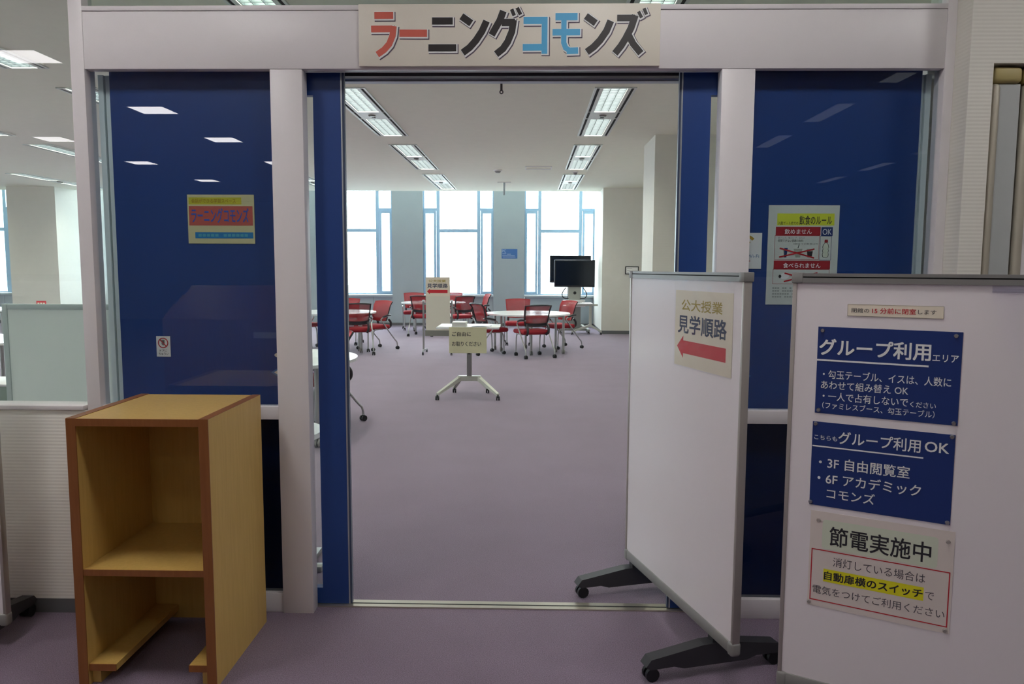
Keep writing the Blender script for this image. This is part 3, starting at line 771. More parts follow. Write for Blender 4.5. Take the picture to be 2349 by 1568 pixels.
# route sign on the slanted board
def route_sign(label, loc, rz, W, H, film=True):
    p = sheet('route_sign', label, 'sign', loc, rz, W, H, mat('route_paper', rgb(222, 212, 192), 0.5, var=0.03))
    text(p, '公大授業', (W * 0.12, H * 0.735, W * 0.84, H * 0.885), I_GOLD, 0.012, 1)
    text(p, '見学順路', (W * 0.06, H * 0.435, W * 0.915, H * 0.68), I_DNAVY, 0.018, 1)
    zc = H * 0.255; hh = H * 0.085
    b = MB(); b.flat([(W * 0.05, zc), (W * 0.17, zc - H * 0.15), (W * 0.17, zc - hh)], -0.0016); b.flat([(W * 0.05, zc), (W * 0.17, zc - hh), (W * 0.17, zc + hh)], -0.0016); b.flat([(W * 0.05, zc), (W * 0.17, zc + hh), (W * 0.17, zc + H * 0.15)], -0.0016)
    b.flat([(W * 0.17, zc - hh), (W * 0.91, zc - hh), (W * 0.91, zc + hh), (W * 0.17, zc + hh)], -0.0016)
    b.build('red_arrow', I_RED, p)
    if film:
        b = MB()
        def wav(s, t):
            a = 0.0016 * max(0, math.sin(s * 13.0 + 2.2 * math.sin(t * 9)) * math.sin(t * 15 + s * 6)) ** 2 + 0.0012
            return (-0.006 + s * (W + 0.012), -0.002 - a, -0.004 + t * (H + 0.048))
        b.quadgrid(wav, 40, 50)
        b.build('clear_sleeve', FILM, p, smooth=True)
    return p
s0, s1 = 0.500, 0.070
q = P1 + d1 * s0; n = Vector((-d1.y, d1.x)); n = n if n.x < 0 else -n
route_sign('cream route sign with red arrow in a clear sleeve on the slanted whiteboard', (q.x + n.x * 0.0118, q.y + n.y * 0.0118, 1.118), rz1, s0 - s1, 0.297)

# ================================================================ WOODEN CABINET
cb = root('book_cabinet', 'open-fronted wooden cabinet with oak faces and dark brown edges before the left panel', 'cabinet', (-1.601, 2.553, 0))
W, D, H = 0.497, 0.517, 0.974; T = 0.033
def cbox(nm, b, m=OAK, par=cb): return box_obj(nm, m, b, par)
for nm, x0, x1 in (('side_panel', 0, T), ('side_panel', W - T, W)):
    s = cbox(nm, (x0, 0.004, 0, x1, D, H - 0.0))
    cbox('edge_band', (x0 - 0.0004, 0, 0, x1 + 0.0004, 0.0042, H + 0.0004), OAKEDGE, s)
    cbox('edge_band', (x0, 0.004, H, x1, D, H + 0.0012), OAKEDGE, s)
tp = cbox('top_panel', (T, 0.004, H - 0.026, W - T, D, H - 0.0008)); cbox('edge_band', (T, 0, H - 0.0262, W - T, 0.004, H), OAKEDGE, tp)
cbox('back_panel', (T, D - 0.015, 0.02, W - T, D - 0.001, H - 0.026))
sh = cbox('shelf', (T, 0.006, 0.410, W - T, D - 0.015, 0.432)); cbox('edge_band', (T, 0.002, 0.4098, W - T, 0.006, 0.4322), OAKEDGE, sh)
for x0, x1 in ((T, T + 0.098), (W - T - 0.070, W - T)):
    s = cbox('bottom_runner', (x0, 0.012, 0.055, x1, D - 0.02, 0.079)); cbox('edge_band', (x0, 0.008, 0.0548, x1, 0.012, 0.0792), OAKEDGE, s)
for x0, x1 in ((T, T + 0.03), (W - T - 0.03, W - T)): cbox('plinth_strip', (x0, 0.03, 0.0, x1, D - 0.03, 0.055))

# ================================================================ CEILING LUMINAIRES
def make_fixture():
    r = root('louvre_light', 'x', 'ceiling light', (0, 0, CZ))
    L, Wd = 2.79, 0.42; z0 = -0.004
    f = MB()
    FR = mat('fixture_white', rgb(224, 228, 220), 0.4, var=0.01)
    hx = Wd / 2
    for x0, x1 in ((-hx, -hx + 0.022), (hx - 0.022, hx), (-hx + 0.052, -hx + 0.088), (hx - 0.088, hx - 0.052)): f.box(x0, 0, z0 - 0.008, x1, L, 0.0)
    for y0, y1 in ((0, 0.02), (L - 0.02, L)): f.box(-hx, y0, z0 - 0.0079, hx, y1, -0.0001)
    f.build('frame', FR, r)
    for x0, x1 in ((-hx + 0.022, -hx + 0.052), (hx - 0.052, hx - 0.022)):
        box_obj('air_slot', DARKSLOT, (x0, 0.02, z0, x1, L - 0.02, -0.001), r)
        b = MB()
        for yy in (1.19, 1.59): b.box(x0, yy, z0 - 0.004, x1, yy + 0.02, z0)
        b.build('slot_bridge', FR, r)
    box_obj('centre_plate', FR, (-hx + 0.088, 1.185, z0 - 0.007, hx - 0.088, 1.605, -0.001), r)
    box_obj('housing', FR, (-0.124, 0.016, 0.056, 0.124, L - 0.02, 0.10), r)
    b = MB(); b.cyl((0, 1.37, z0 - 0.007), (0, 1.37, z0 - 0.022), 0.045, 0.035, n=16); b.cyl((0, 1.47, z0 - 0.007), (0, 1.47, z0 - 0.024), 0.018, 0.030, n=12)
    b.build('sprinkler', mat('sprinkler_grey', rgb(120, 118, 110), 0.35, 0.6), r, smooth=True)
    for y0, y1 in ((0.02, 1.185), (1.605, L - 0.02)):
        box_obj('lamp_tray', emis('lamp_tray', (0.96, 1.0, 0.86, 1), TUBE_E), (-hx + 0.088, y0, 0.050, hx - 0.088, y1, 0.053), r)
        b = MB()
        n = 16
        for k in range(n + 1):
            yy = y0 + (y1 - y0) * k / n
            b.box(-hx + 0.088, yy - 0.0035, 0.0, hx - 0.088, yy + 0.0035, 0.042)
        for xx in (-hx + 0.088, -0.045, 0.041, hx - 0.092): b.box(xx, y0, -0.001, xx + 0.004, y1, 0.043)
        b.build('louvre_grid', mat('louvre_grey', rgb(70, 76, 82), 0.5), r)
    return r
fix0 = make_fixture(); index_kids(fix0)
colname = {-1.87: 'second row from the right wall', 0.86: 'row closest to the right wall', -4.60: 'third row from the right wall', -7.33: 'fourth row from the right wall', -10.06: 'fifth row from the right wall', -12.79: 'sixth row from the right wall'}
seg = {4.25: 'first from the entrance', 7.80: 'second from the entrance', 11.35: 'third from the entrance', 14.89: 'last before the windows'}
first = True
for x, cn in colname.items():
    for y, sn_ in seg.items():
        o = fix0 if first else copy_tree(fix0); first = False
        o.location = (x, y, CZ)
        o['label'] = 'louvred ceiling light, %s, in %s' % (sn_, cn); o['group'] = 'louvred ceiling lights'
# hall-side rows that mirror in the right pane (lamps off, a faint glow put into the diffusers)
def make_slim():
    r = root('slim_light', 'x', 'ceiling light', (0, 0, CZ))
    f = MB(); f.box(-0.11, 0, -0.01, -0.095, 1.08, 0); f.box(0.095, 0, -0.01, 0.11, 1.08, 0); f.box(-0.11, 0, -0.0099, 0.11, 0.015, -.0001); f.box(-0.11, 1.065, -0.0099, 0.11, 1.08, -.0001)
    f.build('frame', mat('fixture_white', rgb(224, 228, 220), 0.4, var=0.01), r)
    box_obj('diffuser', emis('slim_diffuser', (0.9, 0.97, 1.0, 1), 0.45), (-0.095, 0.015, -0.004, 0.095, 1.065, -0.001), r)
    return r
sl0 = make_slim(); index_kids(sl0); first = True
for x in (3.45, 6.08):
    for k in range(5):
        w_ = ('first', 'second', 'third', 'fourth', 'fifth')[k]
        o = sl0 if first else copy_tree(sl0); first = False
        o.location = (x, -0.37 - 1.08 + 0.1 - 1.99 * k + (0.1 if x < 5 else -0.55), CZ)
        o['group'] = 'slim hall lights behind the viewpoint'
        o['label'] = '%s slim ceiling light from the glass in the %s hall row' % (w_, 'inner' if x < 5 else 'outer')
def make_panel():
    r = root('square_light', 'x', 'ceiling light', (0, 0, CZ))
    f = MB()
    for q in ((-0.23, -0.23, 0.23, -0.205), (-0.23, 0.205, 0.23, 0.23), (-0.23, -0.205, -0.205, 0.205), (0.205, -0.205, 0.23, 0.205)): f.box(q[0], q[1], -0.008, q[2], q[3], 0)
    f.build('frame', mat('fixture_white', rgb(224, 228, 220), 0.4, var=0.01), r)
    box_obj('diffuser', emis('panel_diffuser', (1.0, 0.97, 0.97, 1), PANEL_E), (-0.205, -0.205, -0.004, 0.205, 0.205, -0.001), r)
    return r
pn0 = make_panel(); index_kids(pn0); first = True
ENTRY = emis('entry_panel_diffuser', (1.0, 0.97, 0.96, 1), ENTRY_E)
HALL_DATA = [q for q in COL.objects if q.parent == pn0 and q.name.startswith('diffuser')][0].data
ENTRY_DATA = HALL_DATA.copy(); ENTRY_DATA.materials[0] = ENTRY
for ci, x in enumerate((-6.78, -4.36, -1.91, 0.54, 2.99)):
    for ri, y in enumerate((1.86, -0.34, -2.54, -4.58, -6.99, -9.7)):
        if x > 2 and ri: continue  # rightmost column is one added, unseen lamp, brightening the beam's right side
        o = pn0 if first else copy_tree(pn0); first = False
        o.location = (x, y, CZ)
        for k_ in [q for q in COL.objects if q.parent == o and q.name.startswith('diffuser')]:
            k_.data = ENTRY_DATA if ri == 0 else HALL_DATA
        o['label'] = 'square lit hall light, %s row from the glass, %s column from the left wall' % (('first', 'second', 'third', 'fourth', 'fifth', 'sixth')[ri], ('first', 'second', 'third', 'fourth', 'fifth')[ci]); o['group'] = 'square hall panel lights behind the viewpoint'

# ceiling details
b = root('smoke_detector', 'round white detector on the ceiling inside the doorway', 'detector', (-0.585, 14.28, CZ))
m_ = MB(); m_.cyl((0, 0, 0), (0, 0, -0.02), 0.085, 0.080, n=24); m_.build('base', PAPER_W, b, smooth=True)
m_ = MB(); m_.cyl((0, 0, -0.02), (0, 0, -0.055), 0.062, 0.04, n=24); m_.build('cover', GREY_PL, b, smooth=True)
b = root('smoke_detector', 'small grey detector between the two far louvred lights over the doorway row', 'detector', (0.86, 14.50, CZ))
m_ = MB(); m_.cyl((0, 0, 0), (0, 0, -0.02), 0.06, 0.055, n=20); m_.build('base', PAPER_W, b, smooth=True)
m_ = MB(); m_.cyl((0, 0, -0.02), (0, 0, -0.06), 0.045, 0.02, n=20); m_.build('cover', GREY_PL, b, smooth=True)
b = root('hanging_bracket', 'thin pale bracket hanging from the ceiling near the windows', 'bracket', (-0.53, 16.29, CZ))
box_obj('plate', WALL_PLAIN, (-0.14, -0.05, -0.012, 0.14, 0.05, 0), b)
box_obj('rod', ALU_PALE, (-0.02, -0.01, -0.27, 0.02, 0.01, -0.012), b)
b = root('access_panel', 'rectangular white access panel flush in the ceiling', 'panel', (-0.074, 13.73, CZ))
f = MB()
for q in ((0, 0, 0.475, 0.015), (0, 0.335, 0.475, 0.35), (0, 0.015, 0.015, 0.335), (0.46, 0.015, 0.475, 0.335)): f.box(q[0], q[1], -0.018, q[2], q[3], 0)
f.build('frame', PAPER_W, b); box_obj('hatch', CEIL, (0.015, 0.015, -0.004, 0.46, 0.335, -0.0005), b)

# ================================================================ FURNITURE
def smooth_path(pts, n=6):
    """Catmull-Rom through pts"""
    P = [Vector(p) for p in pts]; out = []
    for i in range(len(P) - 1):
        p0 = P[max(i - 1, 0)]; p1 = P[i]; p2 = P[i + 1]; p3 = P[min(i + 2, len(P) - 1)]
        for k in range(n):
            t = k / n
            out.append(0.5 * ((2 * p1) + (-p0 + p2) * t + (2 * p0 - 5 * p1 + 4 * p2 - p3) * t * t + (-p0 + 3 * p1 - 3 * p2 + p3) * t ** 3))
    out.append(P[-1]); return out

def back_pt(s, t, off=0.0):
    """backrest surface: s -1..1 across, t 0..1 up"""
    w = 0.205 + 0.028 * t - 0.05 * max(0, (0.25 - t)) 
    x = s * w
    y = -0.205 - 0.085 * t - 0.055 * max(0, t - 0.8) / 0.2 * 0.5 + 0.045 * abs(s) ** 2.2 - off
    z = 0.535 + 0.335 * t + 0.012 * (1 - s * s) * (1 if t > 0.5 else -1)
    return Vector((x, y, z))
def make_chair():
    r = root('office_chair', 'x', 'chair', (0, 0, 0))
    s = MB()
    s.box(-0.250, -0.215, 0.388, 0.250, 0.25, 0.462, bev=0.032, seg=3)
    s.build('seat', REDF, r, smooth=True)
    # backrest: red front cloth / mesh with dark rim
    b = MB(); b.quadgrid(lambda u, v: back_pt((2 * u - 1) * 1.055, -0.02 + v * 1.05, -0.014), 12, 10)
    b.build('backrest', REDMESH, r, smooth=True)
    rim = []
    for k in range(13): rim.append(back_pt(-1 + k / 6, 0))
    for k in range(1, 11): rim.append(back_pt(1, k / 10))
    for k in range(1, 13): rim.append(back_pt(1 - k / 6, 1))
    for k in range(1, 10): rim.append(back_pt(-1, 1 - k / 10))
    rim.append(rim[0])
    MB().tube(rim, 0.0115, 8).build('back_frame', CHAIR_FR, r, smooth=True)
    b = MB(); b.quadgrid(lambda u, v: back_pt((2 * u - 1) * 0.97, v * 0.15, 0.004), 10, 2); b.build('lumbar_band', CHAIR_FR, r, smooth=True)
    for sx in (-1, 1):
        b = MB(); b.tube(smooth_path([(sx * 0.185, -0.215, 0.56), (sx * 0.192, -0.262, 0.50), (sx * 0.188, -0.262, 0.43), (sx * 0.175, -0.20, 0.385)]), 0.021, 8)
        b.build('back_bracket', CHAIR_FR, r, smooth=True)
        # arm and rear leg: one bent tube
        b = MB(); b.tube(smooth_path([(sx * 0.215, -0.235, 0.625), (sx * 0.262, -0.15, 0.618), (sx * 0.268, -0.03, 0.592), (sx * 0.268, 0.015, 0.556), (sx * 0.266, -0.03, 0.500), (sx * 0.262, -0.28, 0.205), (sx * 0.262, -0.345, 0.135), (sx * 0.262, -0.36, 0.055)]), 0.0115, 8)
        b.build('leg', CHAIR_LEG, r, smooth=True)
        b = MB(); b.tube(smooth_path([(sx * 0.235, -0.225, 0.632), (sx * 0.266, -0.14, 0.632), (sx * 0.270, -0.03, 0.606)]), 0.017, 8)
        b.build('armrest', CHAIR_FR, r, smooth=True)
        b = MB(); b.tube(smooth_path([(sx * 0.225, -0.06, 0.385), (sx * 0.225, 0.10, 0.380), (sx * 0.222, 0.150, 0.330), (sx * 0.222, 0.162, 0.200), (sx * 0.222, 0.165, 0.055)]), 0.0115, 8)
        b.build('leg', CHAIR_LEG, r, smooth=True)
        for y in (-0.36, 0.165):
            x = sx * (0.262 if y < 0 else 0.222)
            c = MB()
            for q in (-1, 1): c.cyl((x + q * 0.006, y, 0.029), (x + q * 0.025, y, 0.029), 0.029, n=14)
            c.cyl((x, y, 0.03), (x, y, 0.062), 0.016, n=8)
            c.build('caster', BLACK, r, smooth=True)
    b = MB(); b.tube([(-0.24, -0.12, 0.385), (0.24, -0.12, 0.385)], 0.010, 8); b.tube([(-0.24, 0.12, 0.385), (0.24, 0.12, 0.385)], 0.010, 8)
    b.build('seat_rail', CHAIR_LEG, r, smooth=True)
    return r
ch0 = make_chair(); index_kids(ch0); ch_first = [True]
def chair(x, y, fx_, fy_, label, group):
    o = ch0 if ch_first[0] else copy_tree(ch0); ch_first[0] = False
    o.location = (x, y, 0); o.rotation_euler = (0, 0, math.atan2(-fx_, fy_))
    o['label'] = label; o['group'] = group
    return o
G1 = 'red chairs around the central round table'; G2 = 'red chairs around the round table left of it'; G3 = 'red chairs around the table by the windows'; G4 = 'red chairs seen past the left glazing'
chair(0.06, 12.86, -0.40, 0.92, 'red mesh chair with its back to us in front of the central round table', G1)
chair(0.56, 14.22, -0.83, -0.55, 'red chair on the right side of the central round table, below the screen', G1)
chair(-0.68, 13.26, 0.85, 0.50, 'red chair seen edge-on between the small desk and the central round table', G1)
chair(-0.20, 14.78, 0.04, -1.0, 'red chair facing us behind the central round table', G1)
chair(-3.00, 13.10, -0.30, 0.95, 'red mesh chair with its back to us beside the blue door edge', G2)
chair(-2.84, 13.74, -0.66, -0.75, 'red chair facing the door edge, right of the table beside the blue door', G2)
chair(-3.55, 14.62, 0.05, -1.0, 'red chair half hidden behind the table beside the blue door', G2)
chair(-4.25, 14.1, 0.8, -0.6, 'red chair seen through the glass slot of the left door leaf', G2)
chair(-2.75, 18.15, 0.15, -1.0, 'red chair at the back of the window table, left of the sign stand', G3)
chair(-2.32, 16.75, 0.10, 1.0, 'red mesh chair with its back to us at the left post of the sign stand', G3)
chair(-1.85, 18.3, 0.05, -1.0, 'red chair just right of the sign stand by the windows', G3)
chair(-1.52, 16.75, -0.55, 0.83, 'red mesh chair turned away at the right end of the window table', G3)
chair(-1.20, 17.75, -0.95, -0.30, 'red chair seen from its side, farthest right at the window table', G3)
chair(-2.05, 7.22, -0.70, -0.72, 'red chair partly hidden by the blue door edge with one caster showing', 'red chair beside the near table')
chair(-5.62, 7.35, -0.5, 0.85, 'red chair cut by the picture edge behind the pale divider', G4)
chair(-9.0, 15.0, -0.8, -0.6, 'red chair whose top shows over the pale divider', G4)
chair(-6.3, 10.2, -0.6, -0.75, 'red chair beyond the pale divider at the picture edge', G4)

# comma-shaped table halves: two make a round
def comma_outline(Rr, n=26):
    pts = [(Rr * math.cos(t), Rr * math.sin(t)) for t in [PI * k / n for k in range(n + 1)]]
    # back along an S: small bulge out then in
    h = Rr / 2
    pts += [(-h + h * math.cos(t), h * math.sin(t)) for t in [PI - PI * k / 12 for k in range(1, 13)]][::1]
    pts += [(h - h * math.cos(t), -h * math.sin(t)) for t in [PI * k / 12 for k in range(1, 12)]]
    return pts
def make_table(Rr):
    r = root('comma_table', 'x', 'table', (0, 0, 0))
    o = comma_outline(Rr)
    # lower bulge polygon is concave; build with triangulation
    b = MB()
    top = [b.bm.verts.new((x, y, 0.70)) for x, y in o]; bot = [b.bm.verts.new((x, y, 0.674)) for x, y in o]
    ft = b.bm.faces.new(top); fb = b.bm.faces.new(bot)
    n = len(o)
    for i in range(n): b.bm.faces.new((top[i], top[(i + 1) % n], bot[(i + 1) % n], bot[i]))
    bmesh.ops.triangulate(b.bm, faces=[ft, fb])
    b.build('tabletop', TABLE_TOP, r)
    for x, y in ((-0.70 * Rr, 0.585 * Rr), (0.12 * Rr, 0.74 * Rr), (0.62 * Rr, -0.22 * Rr)):
        l = MB(); l.cyl((x, y, 0.075), (x, y, 0.674), 0.022, n=12); l.build('leg', CHAIR_LEG, r, smooth=True)
        c = MB(); c.cyl((x - 0.022, y, 0.038), (x - 0.006, y, 0.038), 0.038, n=16); c.cyl((x + 0.006, y, 0.038), (x + 0.022, y, 0.038), 0.038, n=16); c.box(x - 0.012, y - 0.012, 0.03, x + 0.012, y + 0.012, 0.085)
        c.build('caster', GREY_PL, r, smooth=True)
    b = MB(); b.tube([(-0.70 * Rr, 0.585 * Rr, 0.655), (0.12 * Rr, 0.74 * Rr, 0.655), (0.62 * Rr, -0.22 * Rr, 0.655)], 0.014, 6); b.build('under_frame', CHAIR_LEG, r, smooth=True)
    return r
tb0 = make_table(0.745); index_kids(tb0); tfirst = [True]
def round_pair(x, y, ang, name):
    for k in range(2):
        o = tb0 if tfirst[0] else copy_tree(tb0); tfirst[0] = False
        o.location = (x, y, 0); o.rotation_euler = (0, 0, ang + k * PI)
        o['label'] = 'white comma-shaped table on casters, %s half of %s' % ('far' if k == 0 else 'near', name)
        o['group'] = 'comma-shaped table halves'
round_pair(0.0, 13.55, 0.25, 'the central round')
round_pair(-3.50, 13.60, 0.1, 'the round beside the blue door')
round_pair(-2.20, 17.55, 0.0, 'the round by the windows')
round_pair(-2.27, 6.62, 0.0, 'the round just inside the left door leaf')
round_pair(-6.15, 8.0, 0.0, 'the round cut by the picture edge')
round_pair(-9.6, 14.1, 0.0, 'the round beyond the pale divider')

# small round-ended side table right behind the left leaf
st = root('side_table', 'small white round table directly behind the left sliding leaf', 'table', (-1.31, 3.62, 0))
b = MB(); b.cyl((0, 0, 0.676), (0, 0, 0.70), 0.30, n=40); b.build('tabletop', TABLE_TOP, st, smooth=True)
b = MB(); b.cyl((0.2, 0, 0.03), (0.2, 0, 0.676), 0.028, n=14); b.build('column', GREY_AL, st, smooth=True)
b = MB(); b.box(-0.22, -0.03, 0.0, 0.30, 0.03, 0.03, bev=0.008); b.box(0.17, -0.24, 0.0, 0.23, 0.24, 0.03, bev=0.008); b.build('base', GREY_AL, st, smooth=True)

# leaflet desk
dk = root('leaflet_desk', 'small white desk on a splayed wheeled base standing alone on the carpet', 'desk', (-0.685, 8.76, 0))
MB().box(-0.355, -0.26, 0.808, 0.355, 0.27, 0.832, bev=0.006).build('desktop', TABLE_TOP, dk, smooth=True)
MB().box(-0.028, -0.03, 0.24, 0.028, 0.03, 0.80, bev=0.004).build('column', GREY_AL, dk, smooth=True)
MB().box(-0.016, -0.034, 0.50, 0.016, -0.031, 0.56).build('clamp', BLACK, dk)
MB().box(-0.12, -0.16, 0.792, 0.12, 0.16, 0.808).build('mount_plate', GREY_AL, dk)
CREAMET = mat('desk_foot', rgb(196, 198, 186), 0.35, 0.25)
b = MB(); b.box(-0.13, -0.04, 0.188, 0.13, 0.04, 0.245, bev=0.006)
b.build('base_hub', CREAMET, dk, smooth=True)
for sx in (-1, 1):
    for sy, ex in ((-1, 0.345), (1, 0.20)):
        b = MB()
        p0 = Vector((sx * 0.11, sy * 0.015, 0.217)); p1 = Vector((sx * ex, sy * 0.262, 0.066))
        dd = (p1 - p0).normalized(); sd = Vector((-dd.y, dd.x, 0)).normalized()
        vs = []
        for pp, hw, hh in ((p0, 0.026, 0.026), (p1, 0.018, 0.014)):
            vs.append([b.bm.verts.new(pp + sd * a * hw + Vector((0, 0, c * hh))) for a, c in ((-1, -1), (1, -1), (1, 1), (-1, 1))])
        for i in range(4): b.bm.faces.new((vs[0][i], vs[0][(i + 1) % 4], vs[1][(i + 1) % 4], vs[1][i]))
        b.bm.faces.new(vs[0]); b.bm.faces.new(vs[1])
        b.build('foot', CREAMET, dk)
        c = MB()
        for q in (-1, 1): c.cyl((sx * ex + q * 0.005, sy * 0.262, 0.025), (sx * ex + q * 0.020, sy * 0.262, 0.025), 0.025, n=14)
        c.cyl((sx * ex, sy * 0.262, 0.03), (sx * ex, sy * 0.262, 0.062), 0.009, n=8); c.build('caster', BLACK, dk, smooth=True)
# sign taped to the desk front
ds = sheet('take_one_sign', 'cream paper sign with two black lines hanging from the small desk edge', 'sign', (-0.893, 8.494, 0.540), 0, 0.424, 0.292, mat('desk_sign_paper', rgb(222, 218, 182), 0.35, var=0.02))
text(ds, 'ご自由に', (0.034, 0.190, 0.246, 0.240), I_BLACK, 0.016); text(ds, 'お取りください', (0.034, 0.078, 0.362, 0.130), I_BLACK, 0.012)
b = MB()
b.quadgrid(lambda s, t: (s * 0.424, -0.003 - 0.003 * max(0, math.sin(s * 30) * math.sin(t * 17)) * (1 if s > 0.7 else 0.0), t * 0.292), 30, 20)
b.build('clear_sleeve', FILM, ds, smooth=True)
lf = root('leaflet_stack', 'thick stack of white leaflets at the desk front edge', 'leaflets', (-0.865, 8.52, 0.832))
for k in range(6): MB().box(-0.0 + random.uniform(-.003, .003), random.uniform(-.003, .003), k * 0.009, 0.16, 0.215, k * 0.009 + 0.0082).build('leaflet_bundle', PAPER_W, lf)
lf = root('open_leaflet', 'thin open white leaflet lying right of the leaflet stack', 'leaflets', (-0.65, 8.54, 0.8325))
b = MB(); b.quadgrid(lambda s, t: (s * 0.21, t * 0.20, 0.002 + 0.010 * math.sin(s * PI)), 12, 2); b.build('sheet', PAPER_W, lf, smooth=True)
lf = root('flat_leaflet', 'flat white leaflet near the right end of the desk', 'leaflets', (-0.42, 8.53, 0.8325))
MB().box(0, 0, 0, 0.10, 0.19, 0.004).build('sheet', PAPER_W, lf)

# sign stand in the room
ss_ = root('sign_stand', 'cream upright sign stand between metal posts near the window table', 'sign stand', (-1.77, 12.98, 0))
box_obj('board', mat('stand_board', rgb(212, 208, 192), 0.6, var=0.02), (0.01, -0.02, 0.42, 0.425, 0.0, 1.335), ss_)
box_obj('bottom_strip', mat('stand_strip', rgb(120, 120, 112), 0.5), (-0.005, -0.024, 0.33, 0.43, 0.004, 0.425), ss_)
for x in (-0.035, 0.455):
    box_obj('post', GREY_AL, (x - 0.014, -0.014, 0.07, x + 0.014, 0.014, 0.92), ss_)
    box_obj('post_cap', mat('cap_white', rgb(220, 222, 222), 0.5), (x - 0.02, -0.02, 0.92, x + 0.02, 0.02, 0.945), ss_)
    f = MB(); f.prism([(-0.10, 0.05), (0.42, 0.05), (0.42, 0.065), (0.02, 0.10), (-0.02, 0.10), (-0.10, 0.065)], x - 0.014, x + 0.014, 'x'); f.build('foot', ALU, ss_)
    for y in (-0.09, 0.40): caster('caster', x, y, 0.026, BLACK, ss_, 0.012)
box_obj('cross_bar', GREY_AL, (-0.03, 0.002, 0.86, 0.45, 0.02, 0.90), ss_)
route_sign('cream route sign with red arrow on the upright stand inside the room', (-1.758, 12.958, 1.01), 0, 0.41, 0.32, film=False)

# screens by the window
def screen_stand(x, y, w, h, zc, label, big):
    r = root('display_screen', label, 'screen', (x, y, 0))
    MB().box(-w / 2, -0.03, zc - h / 2, w / 2, 0.04, zc + h / 2, bev=0.008).build('bezel', mat('bezel', rgb(30, 32, 38), 0.3), r, smooth=True)
    box_obj('screen_glass', mat('screen_dark', rgb(14, 22, 34), 0.12), (-w / 2 + 0.025, -0.033, zc - h / 2 + 0.04, w / 2 - 0.025, -0.030, zc + h / 2 - 0.025), r)
    if big: box_obj('silver_edge', ALU, (-w / 2 - 0.006, -0.032, zc - h / 2 + 0.02, -w / 2, 0.0, zc + h / 2), r)
    box_obj('mount_column', mat('stand_grey', rgb(150, 152, 146), 0.5) if big else DARK_MET, (-0.14 if big else -0.06, 0.0, 0.10, 0.15 if big else 0.06, 0.07, zc - h / 2 + 0.05), r)
    if big:
        m2 = MB(); m2.cyl((0.01, -0.008, 0.93), (0.01, 0.004, 0.93), 0.035, n=16); m2.build('knob', BLACK, r, smooth=True)
        for sx in (-1, 1):
            m2 = MB(); m2.tube(smooth_path([(sx * 0.13, 0, 0.80), (sx * 0.25, -0.02, 0.82), (sx * 0.28, -0.02, 0.92), (sx * 0.2, 0, 1.05)]), 0.012, 6); m2.build('cable', BLACK, r, smooth=True)
        box_obj('shelf', WHITE_METAL, (-0.26, -0.25, 0.62, 0.24, 0.15, 0.645), r)
        box_obj('shelf', WHITE_METAL, (-0.26, -0.20, 0.745, 0.24, 0.12, 0.76), r)
    b = MB(); b.box(-0.35, -0.28, 0.06, -0.29, 0.28, 0.11, bev=0.006); b.box(0.29, -0.28, 0.06, 0.35, 0.28, 0.11, bev=0.006); b.box(-0.3, -0.03, 0.06, 0.3, 0.05, 0.11, bev=0.006)
    b.build('base', mat('stand_grey', rgb(150, 152, 146), 0.5), r, smooth=True)
    for sx in (-1, 1):
        for sy in (-0.25, 0.25): caster('caster', sx * 0.32, sy, 0.028, BLACK, r)
    return r
screen_stand(1.055, 17.55, 0.93, 0.62, 1.375, 'black flat screen on a grey wheeled stand by the window column', True)
screen_stand(1.01, 18.55, 1.00, 0.66, 1.47, 'second black screen standing just behind the first screen', False)
lb = root('screen_label', 'white card label standing on the screen stand shelf', 'sign', (0.86, 17.36, 0.645))
box_obj('card', PAPER_W, (0, 0, 0, 0.42, 0.012, 0.13), lb)
b = MB()
for k in range(6): b.flat([(0.06 + k * 0.052, 0.035), (0.098 + k * 0.052, 0.035), (0.098 + k * 0.052, 0.082), (0.06 + k * 0.052, 0.082)], -0.0012)
b.build('lettering_marks', I_BLACK, lb, kind='stuff')
fd = root('flip_desk', 'pale flip-top desk on a T-shaped wheeled foot beside the screen stand', 'desk', (1.33, 17.05, 0))
box_obj('desktop', TABLE_TOP, (-0.42, -0.24, 0.700, 0.09, 0.24, 0.722), fd, bev=0.005)
box_obj('side_arm', CREAMET, (-0.38, -0.02, 0.655, 0.22, 0.02, 0.698), fd)
box_obj('column', CREAMET, (0.03, -0.028, 0.22, 0.09, 0.028, 0.66), fd)
for sx, ln in ((-1, 0.42), (1, 0.26)):
    f = MB(); x0 = 0.06
    f.prism([(x0 + sx * 0.0, 0.25), (x0 + sx * ln, 0.09), (x0 + sx * ln, 0.055), (x0, 0.19)], -0.022, 0.022, 'y'); f.build('foot', CREAMET, fd)
    caster('caster', x0 + sx * (ln - 0.02), 0.0, 0.026, BLACK, fd)

# wall things
PZ = sheet('computer_notice', 'blue notice with pale lines on the far pillar between the windows', 'sign', (-0.70, WY - 0.1215, 1.735), 0, 0.405, 0.245, mat('notice_blue', rgb(74, 120, 184), 0.6, var=0.02))
text(PZ, 'PC', (0.012, 0.155, 0.115, 0.228), mat('ink_softblue', rgb(186, 204, 226), 0.6, var=0), 0.0)
b = MB()
for k, (a, c) in enumerate(((0.02, 0.12), (0.14, 0.24), (0.02, 0.34), (0.03, 0.36))):
    z = (0.115, 0.105, 0.062, 0.030)[k]; b.flat([(a, z), (c, z), (c, z + 0.012), (a, z + 0.012)], -0.0016)
b.build('pale_lines', MATS['ink_softblue'], PZ, kind='stuff')
pc = root('framed_notice', 'small white notice in a black rounded frame on the far column', 'sign', (2.19, 17.385, 1.36))
MB().box(0, -0.02, 0, 0.31, 0, 0.185, bev=0.008).build('frame', BLACK, pc, smooth=True)
box_obj('sheet', PAPER_W, (0.022, -0.023, 0.022, 0.288, -0.02, 0.163), pc)
